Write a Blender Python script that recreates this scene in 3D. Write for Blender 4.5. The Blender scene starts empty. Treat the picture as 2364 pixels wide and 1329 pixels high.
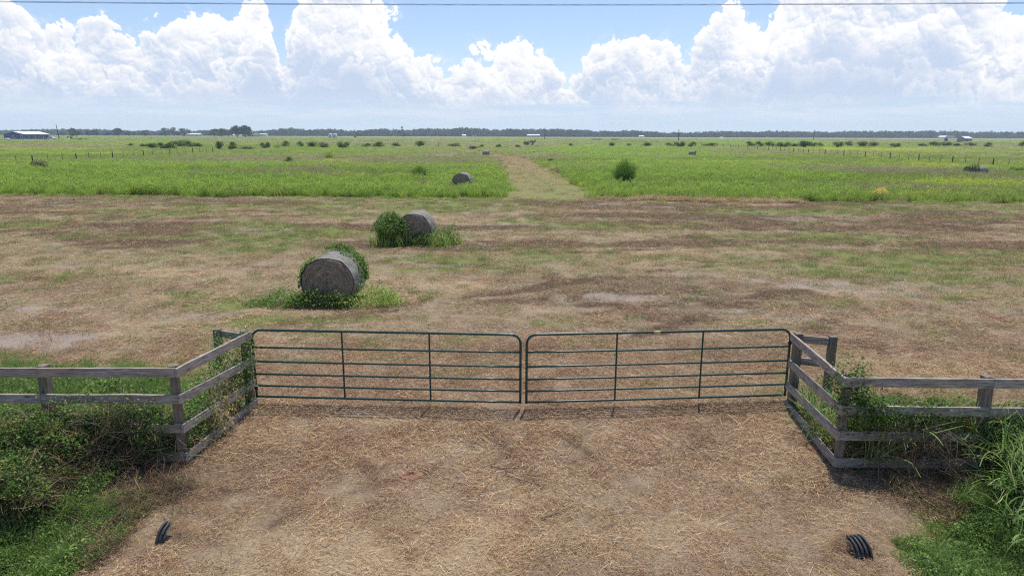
import bpy, bmesh, math, random
import numpy as np
from mathutils import Matrix, Vector
R = math.radians
random.seed(7)
rng = np.random.default_rng(11)
scene = bpy.context.scene

# ------------------------------------------------------------------ camera
CAM_H = 4.87
PITCH, ROLL, FPX = R(12.64), R(0.19), 1576.0
cd = bpy.data.cameras.new('camera'); cd.lens = 24.0; cd.sensor_width = 36.0
cd.clip_start = 0.1; cd.clip_end = 60000
cam = bpy.data.objects.new('camera', cd); scene.collection.objects.link(cam)
MW = Matrix.Translation((0, 0, CAM_H)) @ Matrix.Rotation(math.pi/2 - PITCH, 4, 'X') @ Matrix.Rotation(ROLL, 4, 'Z')
cam.matrix_world = MW
scene.camera = cam
M3 = MW.to_3x3()

def ray(px, py):
    return M3 @ Vector(((px - 1182)/FPX, (664.5 - py)/FPX, -1.0))
def at(px, py, z=0.0):
    """point of the plane z=... seen at photograph pixel (px, py)"""
    d = ray(px, py); t = (z - CAM_H)/d.z
    return Vector((d.x*t, d.y*t, z))
def atY(px, py, Y):
    d = ray(px, py); t = Y/d.y
    return Vector((d.x*t, Y, CAM_H + d.z*t))
def proj(p):
    q = MW.inverted() @ Vector(p)
    return (1182 + FPX*q.x/-q.z, 664.5 - FPX*q.y/-q.z)

# ------------------------------------------------------------------ sun, sky
SUN_EL, SUN_AZ = R(70), R(14)      # beyond the gate, a little to the right
sd = bpy.data.lights.new('sun', 'SUN'); sd.energy = 4.6; sd.angle = R(0.55); sd.color = (1.0, 0.965, 0.90)
sun = bpy.data.objects.new('sun', sd); scene.collection.objects.link(sun)
sv = Vector((math.sin(SUN_AZ)*math.cos(SUN_EL), math.cos(SUN_AZ)*math.cos(SUN_EL), math.sin(SUN_EL)))
sun.rotation_euler = sv.to_track_quat('Z', 'Y').to_euler()
sun.location = sv*100

class NT:
    """tiny node-building helper"""
    def __init__(self, tree): self.t = tree; self.n = tree.nodes; self.l = tree.links
    def new(self, typ, **kw):
        n = self.n.new(typ)
        for k, v in kw.items(): setattr(n, k, v)
        return n
    def put(self, sock, v):
        if isinstance(v, bpy.types.NodeSocket): self.l.new(v, sock)
        elif v is not None:
            if isinstance(v, (tuple, list)) and len(v) == 3 and sock.type == 'RGBA': v = (*v, 1)
            sock.default_value = v
    def math(self, op, a, b=None, c=None, clamp=False):
        n = self.new('ShaderNodeMath', operation=op, use_clamp=clamp)
        for i, v in enumerate((a, b, c)):
            if v is not None: self.put(n.inputs[i], v)
        return n.outputs[0]
    def add(s, a, b): return s.math('ADD', a, b)
    def sub(s, a, b): return s.math('SUBTRACT', a, b)
    def mul(s, a, b): return s.math('MULTIPLY', a, b)
    def mix(self, f, a, b, blend='MIX'):
        n = self.new('ShaderNodeMix', data_type='RGBA', blend_type=blend)
        self.put(n.inputs[0], f); self.put(n.inputs[6], a); self.put(n.inputs[7], b)
        return n.outputs[2]
    def step(self, v, lo, hi, smooth=True):
        n = self.new('ShaderNodeMapRange', interpolation_type='SMOOTHSTEP' if smooth else 'LINEAR', clamp=True)
        self.put(n.inputs[0], v); self.put(n.inputs[1], lo); self.put(n.inputs[2], hi)
        n.inputs[3].default_value = 0; n.inputs[4].default_value = 1
        return n.outputs[0]
    def noise(self, vec, scale, detail=4, rough=0.5, dist=0.0, out=0):
        n = self.new('ShaderNodeTexNoise')
        if vec is not None: self.put(n.inputs['Vector'], vec)
        self.put(n.inputs['Scale'], scale); n.inputs['Detail'].default_value = detail
        n.inputs['Roughness'].default_value = rough; n.inputs['Distortion'].default_value = dist
        return n.outputs[out]
    def ramp(self, f, stops):
        n = self.new('ShaderNodeValToRGB'); e = n.color_ramp.elements
        while len(e) > 1: e.remove(e[-1])
        for i, (p, c) in enumerate(stops):
            q = e[0] if i == 0 else e.new(p)
            q.position = p; q.color = (*c, 1)
        self.put(n.inputs[0], f)
        return n.outputs[0]
    def comb(self, x, y, z=0.0):
        n = self.new('ShaderNodeCombineXYZ')
        for i, v in enumerate((x, y, z)): self.put(n.inputs[i], v)
        return n.outputs[0]

world = bpy.data.worlds.new("World"); scene.world = world; world.use_nodes = True
w = NT(world.node_tree); w.n.clear()
sky = w.new('ShaderNodeTexSky', sky_type='NISHITA', sun_disc=False)
sky.sun_elevation = SUN_EL; sky.sun_rotation = SUN_AZ
sky.altitude = 0; sky.air_density = 1.0; sky.dust_density = 0.6; sky.ozone_density = 1.4
tc = w.new('ShaderNodeTexCoord')
sep = w.new('ShaderNodeSeparateXYZ'); w.put(sep.inputs[0], tc.outputs['Generated'])
X, Y, Z = sep.outputs
az = w.math('ARCTAN2', X, Y)
el = w.math('ARCSINE', Z)

# the outline of the cumulus tops, azimuth -> elevation (taken in pixels, stored as angles)
TOPS = [(-200,60),(-60,20),(0,10),(60,22),(82,62),(125,50),(190,38),(250,40),(272,85),(288,104),(312,88),(350,62),(398,66),
        (420,44),(500,42),(545,20),(560,-25),(610,-30),(628,50),(645,104),(662,66),(682,10),(700,-50),(780,-70),(860,-45),
        (880,10),(895,56),(925,52),(945,108),(952,135),(965,160),(1040,158),(1100,126),(1180,94),(1232,112),(1285,140),
        (1302,192),(1335,172),(1364,126),(1405,90),(1445,56),(1482,62),(1505,92),(1552,104),(1590,134),(1612,92),(1642,56),
        (1655,16),(1690,8),(1722,52),(1775,66),(1795,4),(1820,-40),(1950,-70),(2100,-80),(2220,-60),(2256,-4),(2272,36),
        (2300,18),(2345,26),(2400,40),(2500,-40),(2650,30)]
AZR = 0.95
pts = []
for px, py in TOPS:
    d = ray(px, py); a = math.atan2(d.x, d.y); e = math.asin(d.normalized().z)
    pts.append(((a + AZR)/(2*AZR), e/0.32))
pts.sort()

def cloud_group():
    """billowing height of a cumulus wall at a place (x = azimuth, y = elevation)"""
    g = bpy.data.node_groups.new('cloud_billow', 'ShaderNodeTree')
    g.interface.new_socket('P', in_out='INPUT', socket_type='NodeSocketVector')
    g.interface.new_socket('B', in_out='OUTPUT', socket_type='NodeSocketFloat')
    g.interface.new_socket('L', in_out='OUTPUT', socket_type='NodeSocketFloat')
    t = NT(g); gi = t.new('NodeGroupInput'); go = t.new('NodeGroupOutput')
    wn = t.noise(gi.outputs[0], 16, 4, 0.6, 0, 1)
    off = t.new('ShaderNodeVectorMath', operation='MULTIPLY_ADD'); t.put(off.inputs[0], wn)
    off.inputs[1].default_value = (0.045, 0.045, 0); off.inputs[2].default_value = (-0.0225, -0.0225, 0)
    p = t.new('ShaderNodeVectorMath', operation='ADD'); t.put(p.inputs[0], gi.outputs[0]); t.put(p.inputs[1], off.outputs[0])
    tot = None; low = None
    for sc, wt, sm in ((13, 1.0, .35), (29, .62, .3), (63, .42, .25), (140, .24, .2), (300, .12, .2)):
        v = t.new('ShaderNodeTexVoronoi', feature='F1', voronoi_dimensions='2D')
        t.put(v.inputs['Vector'], p.outputs[0]); v.inputs['Scale'].default_value = sc;
        q = t.mul(v.outputs['Distance'], v.outputs['Distance'])
        q = t.mul(t.sub(0.55, q), wt)
        tot = q if tot is None else t.add(tot, q)
        if sc == 29: low = tot
    t.put(go.inputs[0], tot); t.put(go.inputs[1], low)
    return g
cg = cloud_group()
def billow(u, v):
    n = w.new('ShaderNodeGroup'); n.node_tree = cg
    w.put(n.inputs[0], w.comb(u, v, 0.37))
    return n.outputs[0], n.outputs[1]
B0, L0 = billow(az, el)
B1, L1 = billow(w.add(az, 0.0012), w.add(el, 0.0032))
B2, L2 = billow(w.add(az, 4.1), w.mul(el, 1.15))
# outline, nudged by the billows
wig = w.noise(w.comb(az, el, 0), 26, 5, 0.6)
azw = w.add(az, w.mul(w.sub(wig, 0.5), 0.012))
fc = w.new('ShaderNodeFloatCurve')
cv = fc.mapping.curves[0]; fc.mapping.use_clip = False
cv.points[0].location = pts[0]; cv.points[1].location = pts[-1]
for q in pts[1:-1]: cv.points.new(*q)
for q in cv.points: q.handle_type = 'VECTOR'
fc.mapping.update()
w.put(fc.inputs['Value'], w.math('DIVIDE', w.add(azw, AZR), 2*AZR, clamp=True))
top = w.mul(fc.outputs[0], 0.32)
edge = w.add(w.sub(top, el), w.mul(w.sub(B0, 0.72), 0.052))
mask = w.step(w.add(edge, w.mul(w.sub(w.noise(w.comb(az, el, 7), 90, 4, 0.6), 0.5), 0.006)), -0.001, 0.0042)
wisp = w.mul(w.step(edge, -0.022, 0.004), w.step(w.noise(w.comb(az, el, 3), 46, 6, 0.7), 0.45, 0.75))
mask = w.math('MAXIMUM', mask, w.mul(wisp, 0.45))
relief = w.mul(w.sub(B0, B1), 2.3)
relief2 = w.mul(w.sub(L0, L1), 1.6)
big = w.noise(w.comb(az, w.mul(el, 1.3), 0.8), 7, 6, 0.6)
depth = w.math('MAXIMUM', w.sub(top, el), 0.0)
# every heap of the wall is bright along its crown and turns lavender below it
def heap(e, b):
    crown = w.step(e, 0.036, 0.0)
    return w.add(w.mul(crown, 0.42), b)
lit = heap(edge, 0.51)
for k, (fr, sc, zz) in enumerate(((0.66, 11.0, 1.3), (0.42, 15.0, 5.2), (0.20, 20.0, 9.4))):
    tk = w.add(w.mul(w.math('MINIMUM', top, 0.19), fr), w.mul(w.sub(w.noise(w.comb(az, 0.0, zz), sc, 3, 0.6), 0.5), 0.20))
    ek = w.add(w.sub(tk, el), w.mul(w.sub(B2 if k != 1 else B0, 0.66), 0.040))
    mk = w.step(ek, -0.001, 0.004)
    lk = heap(ek, 0.50 - 0.05*k)
    n = w.new('ShaderNodeMix', data_type='FLOAT')
    w.put(n.inputs[0], w.mul(mk, 0.78)); w.put(n.inputs[2], lit); w.put(n.inputs[3], lk)
    lit = n.outputs[0]
rf = w.sub(1.0, w.mul(w.step(depth, 0.03, 0.13), 0.6))
lit = w.add(lit, w.mul(rf, w.add(w.mul(relief, 0.45), w.mul(relief2, 0.9))))
lit = w.add(lit, w.mul(w.sub(big, 0.50), 2.5))
lit = w.sub(lit, w.add(w.mul(w.step(depth, 0.02, 0.18, False), 0.26), w.mul(w.step(el, 0.13, 0.045), 0.26)))
lit = w.math('MAXIMUM', w.math('MINIMUM', lit, 1.0), 0.0)
ccol = w.ramp(lit, [(0.0, (0.60, 0.71, 0.89)), (0.28, (0.70, 0.78, 0.93)), (0.5, (0.84, 0.885, 0.97)),
                    (0.75, (0.99, 1.0, 1.02)), (1.0, (1.06, 1.06, 1.06))])
# the low band of far cloud and haze
st = w.noise(w.comb(w.mul(az, 2.2), w.mul(el, 26), 1.7), 5, 5, 0.6)
low = w.mix(w.step(st, 0.35, 0.68), (0.60, 0.76, 0.94), (0.80, 0.87, 0.98))
lowf = w.step(w.add(el, w.mul(w.sub(st, 0.5), 0.022)), 0.062, 0.026)
low2 = w.mix(w.step(el, 0.05, 0.0), low, (0.71, 0.85, 1.0))
col = w.mix(mask, (0, 0, 0), ccol)
bgs = w.new('ShaderNodeBackground'); w.put(bgs.inputs[0], w.mix(1.0, sky.outputs[0], (1.0, 1.02, 1.14), 'MULTIPLY')); bgs.inputs[1].default_value = 0.13
bgc = w.new('ShaderNodeBackground'); w.put(bgc.inputs[0], w.mix(lowf, ccol, low2)); bgc.inputs[1].default_value = 1.0
up = w.step(el, 0.5, 0.3)        # the towers end well above the picture; open blue overhead
fac = w.math('MAXIMUM', mask, lowf)
fac = w.mul(fac, up)
mx = w.new('ShaderNodeMixShader'); w.put(mx.inputs[0], fac)
w.l.new(bgs.outputs[0], mx.inputs[1]); w.l.new(bgc.outputs[0], mx.inputs[2])
wo = w.new('ShaderNodeOutputWorld'); w.l.new(mx.outputs[0], wo.inputs[0])
world.cycles.sampling_method = 'MANUAL'; world.cycles.sample_map_resolution = 512

vs = scene.view_settings
vs.view_transform = 'Standard'; vs.look = 'None'; vs.exposure = 0.0; vs.gamma = 1.0; vs.use_curve_mapping = False
scene.render.engine = 'CYCLES'
cy = scene.cycles
cy.use_denoising = False; cy.pixel_filter_type = 'BLACKMAN_HARRIS'; cy.filter_width = 1.2; cy.sample_clamp_indirect = 4
cy.max_bounces = 6; cy.diffuse_bounces = 3; cy.glossy_bounces = 2; cy.transmission_bounces = 3; cy.transparent_max_bounces = 8
cy.use_adaptive_sampling = True; cy.adaptive_threshold = 0.008

# ------------------------------------------------------------------ numeric noise and zones
def _hash(ix, iy, seed):
    h = (ix.astype(np.int64)*374761393 + iy.astype(np.int64)*668265263 + seed*1442695041) & 0x7fffffff
    h = ((h ^ (h >> 13))*1274126177) & 0x7fffffff
    return ((h ^ (h >> 16)) & 0xffff)/65535.0
def vn(x, y, s, seed=0):
    x = np.asarray(x, float)/s + 1000.3; y = np.asarray(y, float)/s + 1000.7
    ix = np.floor(x); iy = np.floor(y); fx = x-ix; fy = y-iy
    fx = fx*fx*(3-2*fx); fy = fy*fy*(3-2*fy)
    a = _hash(ix, iy, seed); b = _hash(ix+1, iy, seed); c = _hash(ix, iy+1, seed); d = _hash(ix+1, iy+1, seed)
    return (a*(1-fx)+b*fx)*(1-fy) + (c*(1-fx)+d*fx)*fy
def fbm(x, y, s, seed=0, o=4):
    t = 0; w_ = 0; a = 1.0
    for k in range(o):
        t = t + a*vn(x, y, s/2**k, seed+17*k); w_ += a; a *= 0.55
    return t/w_
def sst(v, lo, hi):
    t = np.clip((np.asarray(v, float)-lo)/(hi-lo), 0, 1); return t*t*(3-2*t)

eL = at(0, 449); eR = at(2364, 470)
def y_edge(x):      # where the mown strip ends and the tall grass begins
    x = np.asarray(x, float)
    b = (eR.y-eL.y)/(eR.x-eL.x)
    return eL.y + b*(x-eL.x) + 2.2*(fbm(x, x*0+3, 7, 5)-0.5) + 1.2*(vn(x, x*0+9, 1.1, 6)-0.5) + 2.4*sst(np.abs(x-3.5), 12, 0)*0.5

TRACK_L = [at(*p) for p in ((1158,462),(1160,450),(1156,420),(1150,395),(1146,378),(1143,366),(1132,357),(1098,353),(1060,351))]
TRACK_R = [at(*p) for p in ((1392,462),(1378,450),(1330,420),(1290,398),(1258,382),(1232,370),(1200,362),(1140,352),(1085,347.5))]
def track_mask(x, y, grow=0.0):
    x = np.asarray(x, float); y = np.asarray(y, float)
    lx = np.interp(y, [p.y for p in TRACK_L], [p.x for p in TRACK_L])
    rx = np.interp(y, [p.y for p in TRACK_R], [p.x for p in TRACK_R])
    return (x > lx-grow) & (x < rx+grow) & (y < TRACK_R[-1].y) & (y > 45)

def hgt(x, y):
    x = np.asarray(x, float); y = np.asarray(y, float)
    near = 1-sst(y, 30, 48)
    z = near*(0.05*(fbm(x, y, 1.6, 2)-0.5) + 0.035*(fbm(x, y, 0.45, 9, 3)-0.5)) + near*0.10*(fbm(x, y, 5.5, 4)-0.5)
    side = np.where(x < 0, sst(-x, 4.3, 6.0), sst(x, 4.3, 6.0))
    d = side*np.exp(-((y-7.3)/1.25)**2)
    return z - 0.55*d

# patches: (px, py, rx, ry, strength); pixel radii on the photograph
GREEN = [(330,490,200,9,.8),(900,463,300,5,.9),(1230,516,150,9,.6),(70,520,110,13,.55),(500,583,130,11,.5),(330,600,230,12,.5),
  (1250,585,170,16,.55),(620,742,150,11,.9),(830,738,110,15,.8),(490,688,150,20,.7),(1700,545,110,12,.6),(1750,486,170,6,.8),
  (2290,505,90,8,.7),(2150,772,60,12,.7),(1300,732,110,16,.5),(90,640,150,18,.55),(1010,600,180,22,.4),(1850,640,200,14,.4),
  (2200,650,220,22,.45),(2100,600,300,14,.45),(600,700,120,22,.8),(860,690,70,25,.8),(200,870,260,42,1.3),(60,835,130,16,.7),
  (330,890,140,45,1.2),(1400,800,220,14,.3),(1950,620,260,10,.5),(2250,480,160,5,.9),(480,462,300,4,.5),(1500,690,120,9,.25),
  (700,835,60,8,.4),(950,860,120,12,.25),(1640,845,90,20,.3),(1800,860,60,30,.5),(460,800,60,8,.3),(1100,570,60,10,.5),
  (1000,560,120,12,.5),(900,600,120,10,.4),(2050,925,200,35,.6),(2364,1240,170,100,1.2),(20,1150,200,120,1.2),(1240,520,60,5,.6),(2364,600,300,12,.6),(1900,600,200,9,.5),(1500,520,120,8,.5),(640,545,200,10,.5),(200,545,140,9,.6),(1700,740,90,10,.4),(1950,700,100,10,.5)]
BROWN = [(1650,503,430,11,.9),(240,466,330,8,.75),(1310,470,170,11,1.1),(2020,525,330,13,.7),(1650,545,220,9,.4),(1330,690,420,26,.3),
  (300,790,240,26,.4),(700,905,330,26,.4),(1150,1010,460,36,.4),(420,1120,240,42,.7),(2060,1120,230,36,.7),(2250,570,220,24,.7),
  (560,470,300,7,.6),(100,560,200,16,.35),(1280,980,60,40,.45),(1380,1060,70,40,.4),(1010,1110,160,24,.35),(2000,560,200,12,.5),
  (560,520,260,10,.45),(700,500,200,10,.4),(1050,480,200,7,.4),(430,1020,240,60,.6),(2150,1080,240,40,.8),(290,1080,190,70,1.3),(2150,1090,220,40,1.0),(1500,478,260,7,1.0),(2150,512,240,8,1.0),(1750,515,260,7,.9),(2000,560,300,8,.8),(2200,590,200,8,.7),(1300,500,200,7,.7),(100,475,200,8,.9),(450,470,200,6,.8),(330,505,200,6,.7),(800,480,160,6,.7),  # strongest blob, under the left fence, paints the shade there into the soil colour
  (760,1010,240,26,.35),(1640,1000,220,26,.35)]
PALE = [(1640,467,210,5,1.2),(2210,502,90,5,.8),(1200,556,260,10,.5),(1900,738,300,30,.5),(2050,845,260,24,.35),(1130,1240,620,70,.75),
  (450,640,260,13,.4),(900,640,240,15,.35),(1650,640,240,14,.35),(560,780,200,20,.3),(250,800,140,20,.4),(1450,860,260,20,.3),(1200,1150,400,60,.4)]
BARE = [(60,785,150,20,2.2),(180,612,90,7,.8),(1330,688,60,9,.6),(1830,664,80,10,.8),(665,822,90,13,.7),(1730,692,80,10,.6),
  (430,645,100,5,.6),(200,845,90,10,.5),(1540,655,120,8,.4),(940,790,80,9,.35),(1640,880,90,12,.4),(1160,1120,200,30,.25),(130,715,140,8,.6),(530,718,120,7,.6),(2040,870,120,8,.5)]
RUTS = [[(1218,948),(1165,985),(1085,1035),(960,1080),(800,1130),(640,1200)],[(1235,955),(1290,995),(1370,1060),(1490,1125),(1640,1190),(1800,1260)],
        [(1150,1010),(1185,1060),(1230,1120)],[(1700,930),(1640,1000),(1560,1100)],[(760,940),(800,1020),(880,1120)],
        [(0,505),(600,500),(1200,488),(1800,500),(2364,515)],[(0,535),(700,528),(1300,520),(2364,545)],[(1050,820),(1400,800),(1900,640),(2364,600)],[(560,760),(1000,700),(1500,625),(2364,560)],[(0,650),(700,610),(1500,575),(2364,530)]]
RUTW = []
for L in RUTS:
    q = [at(*p) for p in L]; RUTW.append([(a.x, a.y) for a in q])
def ruts(x, y):
    f = np.zeros_like(x)
    wx = x+.5*(fbm(x, y, 1.5, 301)-.5); wy = y+.5*(fbm(x, y, 1.3, 307)-.5)
    for L in RUTW:
        for (ax, ay), (bx, by) in zip(L[:-1], L[1:]):
            t_ = np.clip(((wx-ax)*(bx-ax)+(wy-ay)*(by-ay))/((bx-ax)**2+(by-ay)**2), 0, 1)
            d = np.hypot(wx-ax-t_*(bx-ax), wy-ay-t_*(by-ay)); wd = .13 if ay < 12.5 else .25
            f = np.maximum(f, np.exp(-(d/wd)**2))
    return f*sst(fbm(x, y, 1.3, 311), .3, .55)
def _blobs(L):
    out = []
    for px, py, rx, ry, s in L:
        c = at(px, py); a = at(px, max(py-ry, 330)); b = at(px, py+ry); r = at(px+rx, py)
        out.append((c.x, 0.5*(a.y+b.y), abs(r.x-c.x), abs(a.y-b.y)/2, s))
    return out
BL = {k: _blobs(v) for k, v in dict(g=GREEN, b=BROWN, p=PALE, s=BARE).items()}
def zone(x, y):
    """green, brown, pale and bare shares of the mown strip"""
    x = np.asarray(x, float); y = np.asarray(y, float)
    wx = x + 1.1*(fbm(x, y, 2.2, 31)-0.5)*np.clip(y/14, .6, 3); wy = y + 1.4*(fbm(x, y, 2.0, 37)-0.5)*np.clip(y/14, .6, 3)
    r = {}
    for k, L in BL.items():
        f = np.zeros_like(x)
        for cx, cy_, rx, ry, s in L:
            q = ((wx-cx)/rx)**2 + ((wy-cy_)/ry)**2
            f = np.maximum(f, s*np.exp(-q*1.1))
        r[k] = f
    far = sst(y, 13, 45)
    g = r['g'] + 0.8*sst(fbm(x*0.4, y, 3.6, 41), 0.50, 0.70)*(0.3+0.7*far) + 0.35*sst(fbm(x, y, 0.9, 43), .52, .75)*sst(y, 11, 16) + .14*far
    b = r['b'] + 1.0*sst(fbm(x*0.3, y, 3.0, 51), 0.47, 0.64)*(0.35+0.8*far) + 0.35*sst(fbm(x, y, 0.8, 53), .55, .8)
    p = r['p'] + 0.5*sst(fbm(x*0.4, y, 2.6, 61), 0.5, 0.75)
    s = r['s'] + 0.6*sst(fbm(x*0.5, y, 2.2, 71), 0.56, 0.72)*sst(y, 12, 17)
    rt = ruts(x, y); b = b+np.where(y < 13, .55, .9)*rt; p = p*(1-.7*rt)
    b = b*(.64+.36*sst(y, 12, 17))
    return g, b, p, s

# ------------------------------------------------------------------ materials
def mat(name, rough=0.8, spec=0.3):
    m = bpy.data.materials.new(name); m.use_nodes = True
    t = NT(m.node_tree); t.n.clear()
    o = t.new('ShaderNodeOutputMaterial'); p = t.new('ShaderNodeBsdfPrincipled')
    p.inputs['Roughness'].default_value = rough; p.inputs['Specular IOR Level'].default_value = spec
    t.l.new(p.outputs[0], o.inputs[0]); t.out = o; t.p = p
    return m, t
def texco(t, which='Object'):
    return t.new('ShaderNodeTexCoord').outputs[which]
def pos(t): return t.new('ShaderNodeNewGeometry').outputs['Position']
def bump(t, h, strength=0.5, dist=0.02):
    b = t.new('ShaderNodeBump'); t.put(b.inputs['Height'], h); b.inputs['Strength'].default_value = strength
    b.inputs['Distance'].default_value = dist; t.l.new(b.outputs[0], t.p.inputs['Normal'])
def attr(t, name, out='Fac'):
    a = t.new('ShaderNodeAttribute'); a.attribute_name = name; return a.outputs[out]

def m_plain(name, c, rough=0.6, spec=0.4, var=0.12, scale=6, metal=0.0):
    m, t = mat(name, rough, spec)
    n = t.noise(texco(t), scale, 4, 0.6)
    lo = tuple(v*(1-var) for v in c); hi = tuple(min(1, v*(1+var)) for v in c)
    t.put(t.p.inputs['Base Color'], t.mix(t.step(n, .3, .7), lo, hi)); t.p.inputs['Metallic'].default_value = metal
    return m

# ground
m_ground, t = mat('ground_soil_and_stubble', 0.95, 0.12)
P = pos(t)
zn = t.new('ShaderNodeAttribute'); zn.attribute_name = 'zone'
sp = t.new('ShaderNodeSeparateColor'); t.put(sp.inputs[0], zn.outputs['Color'])
zg, zb, zp = sp.outputs
zs = zn.outputs['Alpha']
fine = t.noise(P, 30, 7, 0.8); mid = t.noise(P, 4.5, 5, 0.65)
stretch = t.new('ShaderNodeVectorMath', operation='MULTIPLY'); t.put(stretch.inputs[0], P); stretch.inputs[1].default_value = (0.4, 1, 1)
band = t.noise(stretch.outputs[0], 1.3, 6, 0.65)
base = t.ramp(fine, [(0.25, (0.09, 0.062, 0.042)), (0.42, (0.22, 0.16, 0.11)), (0.58, (0.40, 0.30, 0.21)), (0.8, (0.48, 0.38, 0.26))])
base = t.mix(t.mul(t.step(mid, 0.35, 0.7), 0.8), base, (0.29, 0.215, 0.12))
pale = t.ramp(fine, [(0.3, (0.20, 0.145, 0.085)), (0.5, (0.40, 0.30, 0.18)), (0.7, (0.56, 0.44, 0.29))])
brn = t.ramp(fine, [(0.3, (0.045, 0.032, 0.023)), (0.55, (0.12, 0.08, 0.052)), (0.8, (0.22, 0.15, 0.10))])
grn = t.ramp(fine, [(0.3, (0.08, 0.11, 0.025)), (0.55, (0.19, 0.22, 0.06)), (0.8, (0.32, 0.31, 0.12))])
bare = t.ramp(fine, [(0.25, (0.17, 0.13, 0.10)), (0.5, (0.32, 0.26, 0.21)), (0.75, (0.41, 0.34, 0.28))])
def jag(v): return t.step(t.add(v, t.mul(t.sub(t.add(fine, band), 1.0), 1.1)), 0.3, 0.75)
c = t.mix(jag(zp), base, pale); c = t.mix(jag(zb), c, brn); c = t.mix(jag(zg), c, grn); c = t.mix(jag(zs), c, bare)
# the meadow: what lies under and far beyond the tall grass
n1 = t.noise(stretch.outputs[0], 0.045, 6, 0.6); n2 = t.noise(stretch.outputs[0], 0.30, 6, 0.7); n3 = t.noise(P, 2.0, 4, 0.7)
mea = t.ramp(n2, [(0.3, (0.075, 0.14, 0.025)), (0.45, (0.13, 0.215, 0.04)), (0.55, (0.20, 0.27, 0.065)), (0.7, (0.29, 0.29, 0.11))])
mea = t.mix(t.step(n1, 0.38, 0.62), t.mix(0.5, mea, (0.09, 0.17, 0.03)), t.mix(0.35, mea, (0.27, 0.26, 0.10)))
mea = t.mix(t.mul(t.step(n3, 0.4, 0.75), 0.5), mea, (0.05, 0.085, 0.02))
wild = attr(t, 'meadow'); dry = attr(t, 'dryness')
mea = t.mix(dry, mea, t.mix(t.step(n2, .35, .65), (0.30, 0.25, 0.15), (0.40, 0.32, 0.22)))
c = t.mix(wild, c, mea)
t.put(t.p.inputs['Base Color'], c)
bump(t, t.add(fine, t.mul(mid, 1.5)), 0.7, 0.05)

def axis(core0, core1, st, ends, grow):
    a = list(np.arange(core0, core1+1e-6, st)); s = st; v = a[-1]
    while v < ends[1]: s *= grow; v += s; a.append(v)
    s = st; v = a[0]; lo = []
    while v > ends[0]: s *= grow; v -= s; lo.append(v)
    return np.array(lo[::-1]+a)
gx = axis(-10, 10, 0.09, (-1870, 1870), 1.028)
gy = axis(5.5, 17, 0.09, (-60, 1850), 1.024)
XX, YY = np.meshgrid(gx, gy)
ZZ = hgt(XX, YY)
def grid_mesh(name, XX, YY, ZZ):
    ny, nx = XX.shape
    v = np.stack([XX.ravel(), YY.ravel(), ZZ.ravel()], 1)
    i = np.arange(ny*nx).reshape(ny, nx)
    f = np.stack([i[:-1, :-1], i[:-1, 1:], i[1:, 1:], i[1:, :-1]], -1).reshape(-1, 4)
    return np_mesh(name, v, f)
def np_mesh(name, v, f, cols=None, attrs=None, smooth=False):
    v = np.asarray(v, np.float32); f = np.asarray(f, np.int32)
    me = bpy.data.meshes.new(name); k = f.shape[1]
    me.vertices.add(len(v)); me.vertices.foreach_set('co', v.ravel())
    me.loops.add(f.size); me.loops.foreach_set('vertex_index', f.ravel())
    me.polygons.add(len(f)); me.polygons.foreach_set('loop_start', np.arange(0, f.size, k, dtype=np.int32))
    if smooth: me.polygons.foreach_set('use_smooth', np.ones(len(f), bool))
    if cols is not None:
        a = me.color_attributes.new('col', 'FLOAT_COLOR', 'POINT')
        c4 = np.ones((len(v), 4), np.float32); c4[:, :cols.shape[1]] = cols; a.data.foreach_set('color', c4.ravel())
    for n_, arr in (attrs or {}).items():
        a = me.attributes.new(n_, 'FLOAT', 'POINT'); a.data.foreach_set('value', np.asarray(arr, np.float32).ravel())
    me.update(calc_edges=True)
    return me
def link(name, me, mt=None, parent=None, **kw):
    o = bpy.data.objects.new(name, me); scene.collection.objects.link(o)
    if mt is not None and me is not None and not me.materials: me.materials.append(mt)
    if parent is not None: o.parent = parent
    for k, v in kw.items(): o[k] = v
    return o
def thing(name, label, category, loc=(0, 0, 0), rz=0.0, group=None):
    o = bpy.data.objects.new(name, None); scene.collection.objects.link(o)
    o.location = loc; o.rotation_euler = (0, 0, rz); o.empty_display_size = 0.2
    o['label'] = label; o['category'] = category
    if group: o['group'] = group
    return o
me = grid_mesh('ground', XX, YY, ZZ)
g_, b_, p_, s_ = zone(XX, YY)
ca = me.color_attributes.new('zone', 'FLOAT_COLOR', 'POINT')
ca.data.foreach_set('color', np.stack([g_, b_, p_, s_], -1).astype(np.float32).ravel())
wildv = sst(YY - y_edge(XX), -0.6, 0.5)
# dry tan strips far out, more of them to the right
dryv = np.clip(.8*sst(fbm(XX*0.25, YY, 130, 88), 0.50, 0.66)*sst(YY, 330, 520)*(0.35+0.55*sst(XX, -300, 100)), 0, 1)
dryv = np.maximum(dryv, 0.55*sst(YY, 1000, 1250)*sst(XX+YY*0.25, -250, 100)*sst(fbm(XX*.3, YY, 300, 89), .3, .6))
dryv = np.maximum(dryv, 0.75*np.exp(-((YY-640)/60)**2)*sst(XX, 0, 60)*sst(fbm(XX, YY, 90, 12), .25, .5))
for n_, arr in (('meadow', wildv), ('dryness', dryv)):
    a = me.attributes.new(n_, 'FLOAT', 'POINT'); a.data.foreach_set('value', arr.astype(np.float32).ravel())
me.polygons.foreach_set('use_smooth', np.ones(len(me.polygons), bool))
ground = link('ground', me, m_ground, kind='structure', label='field ground of mown straw, bare soil and meadow')

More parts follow.
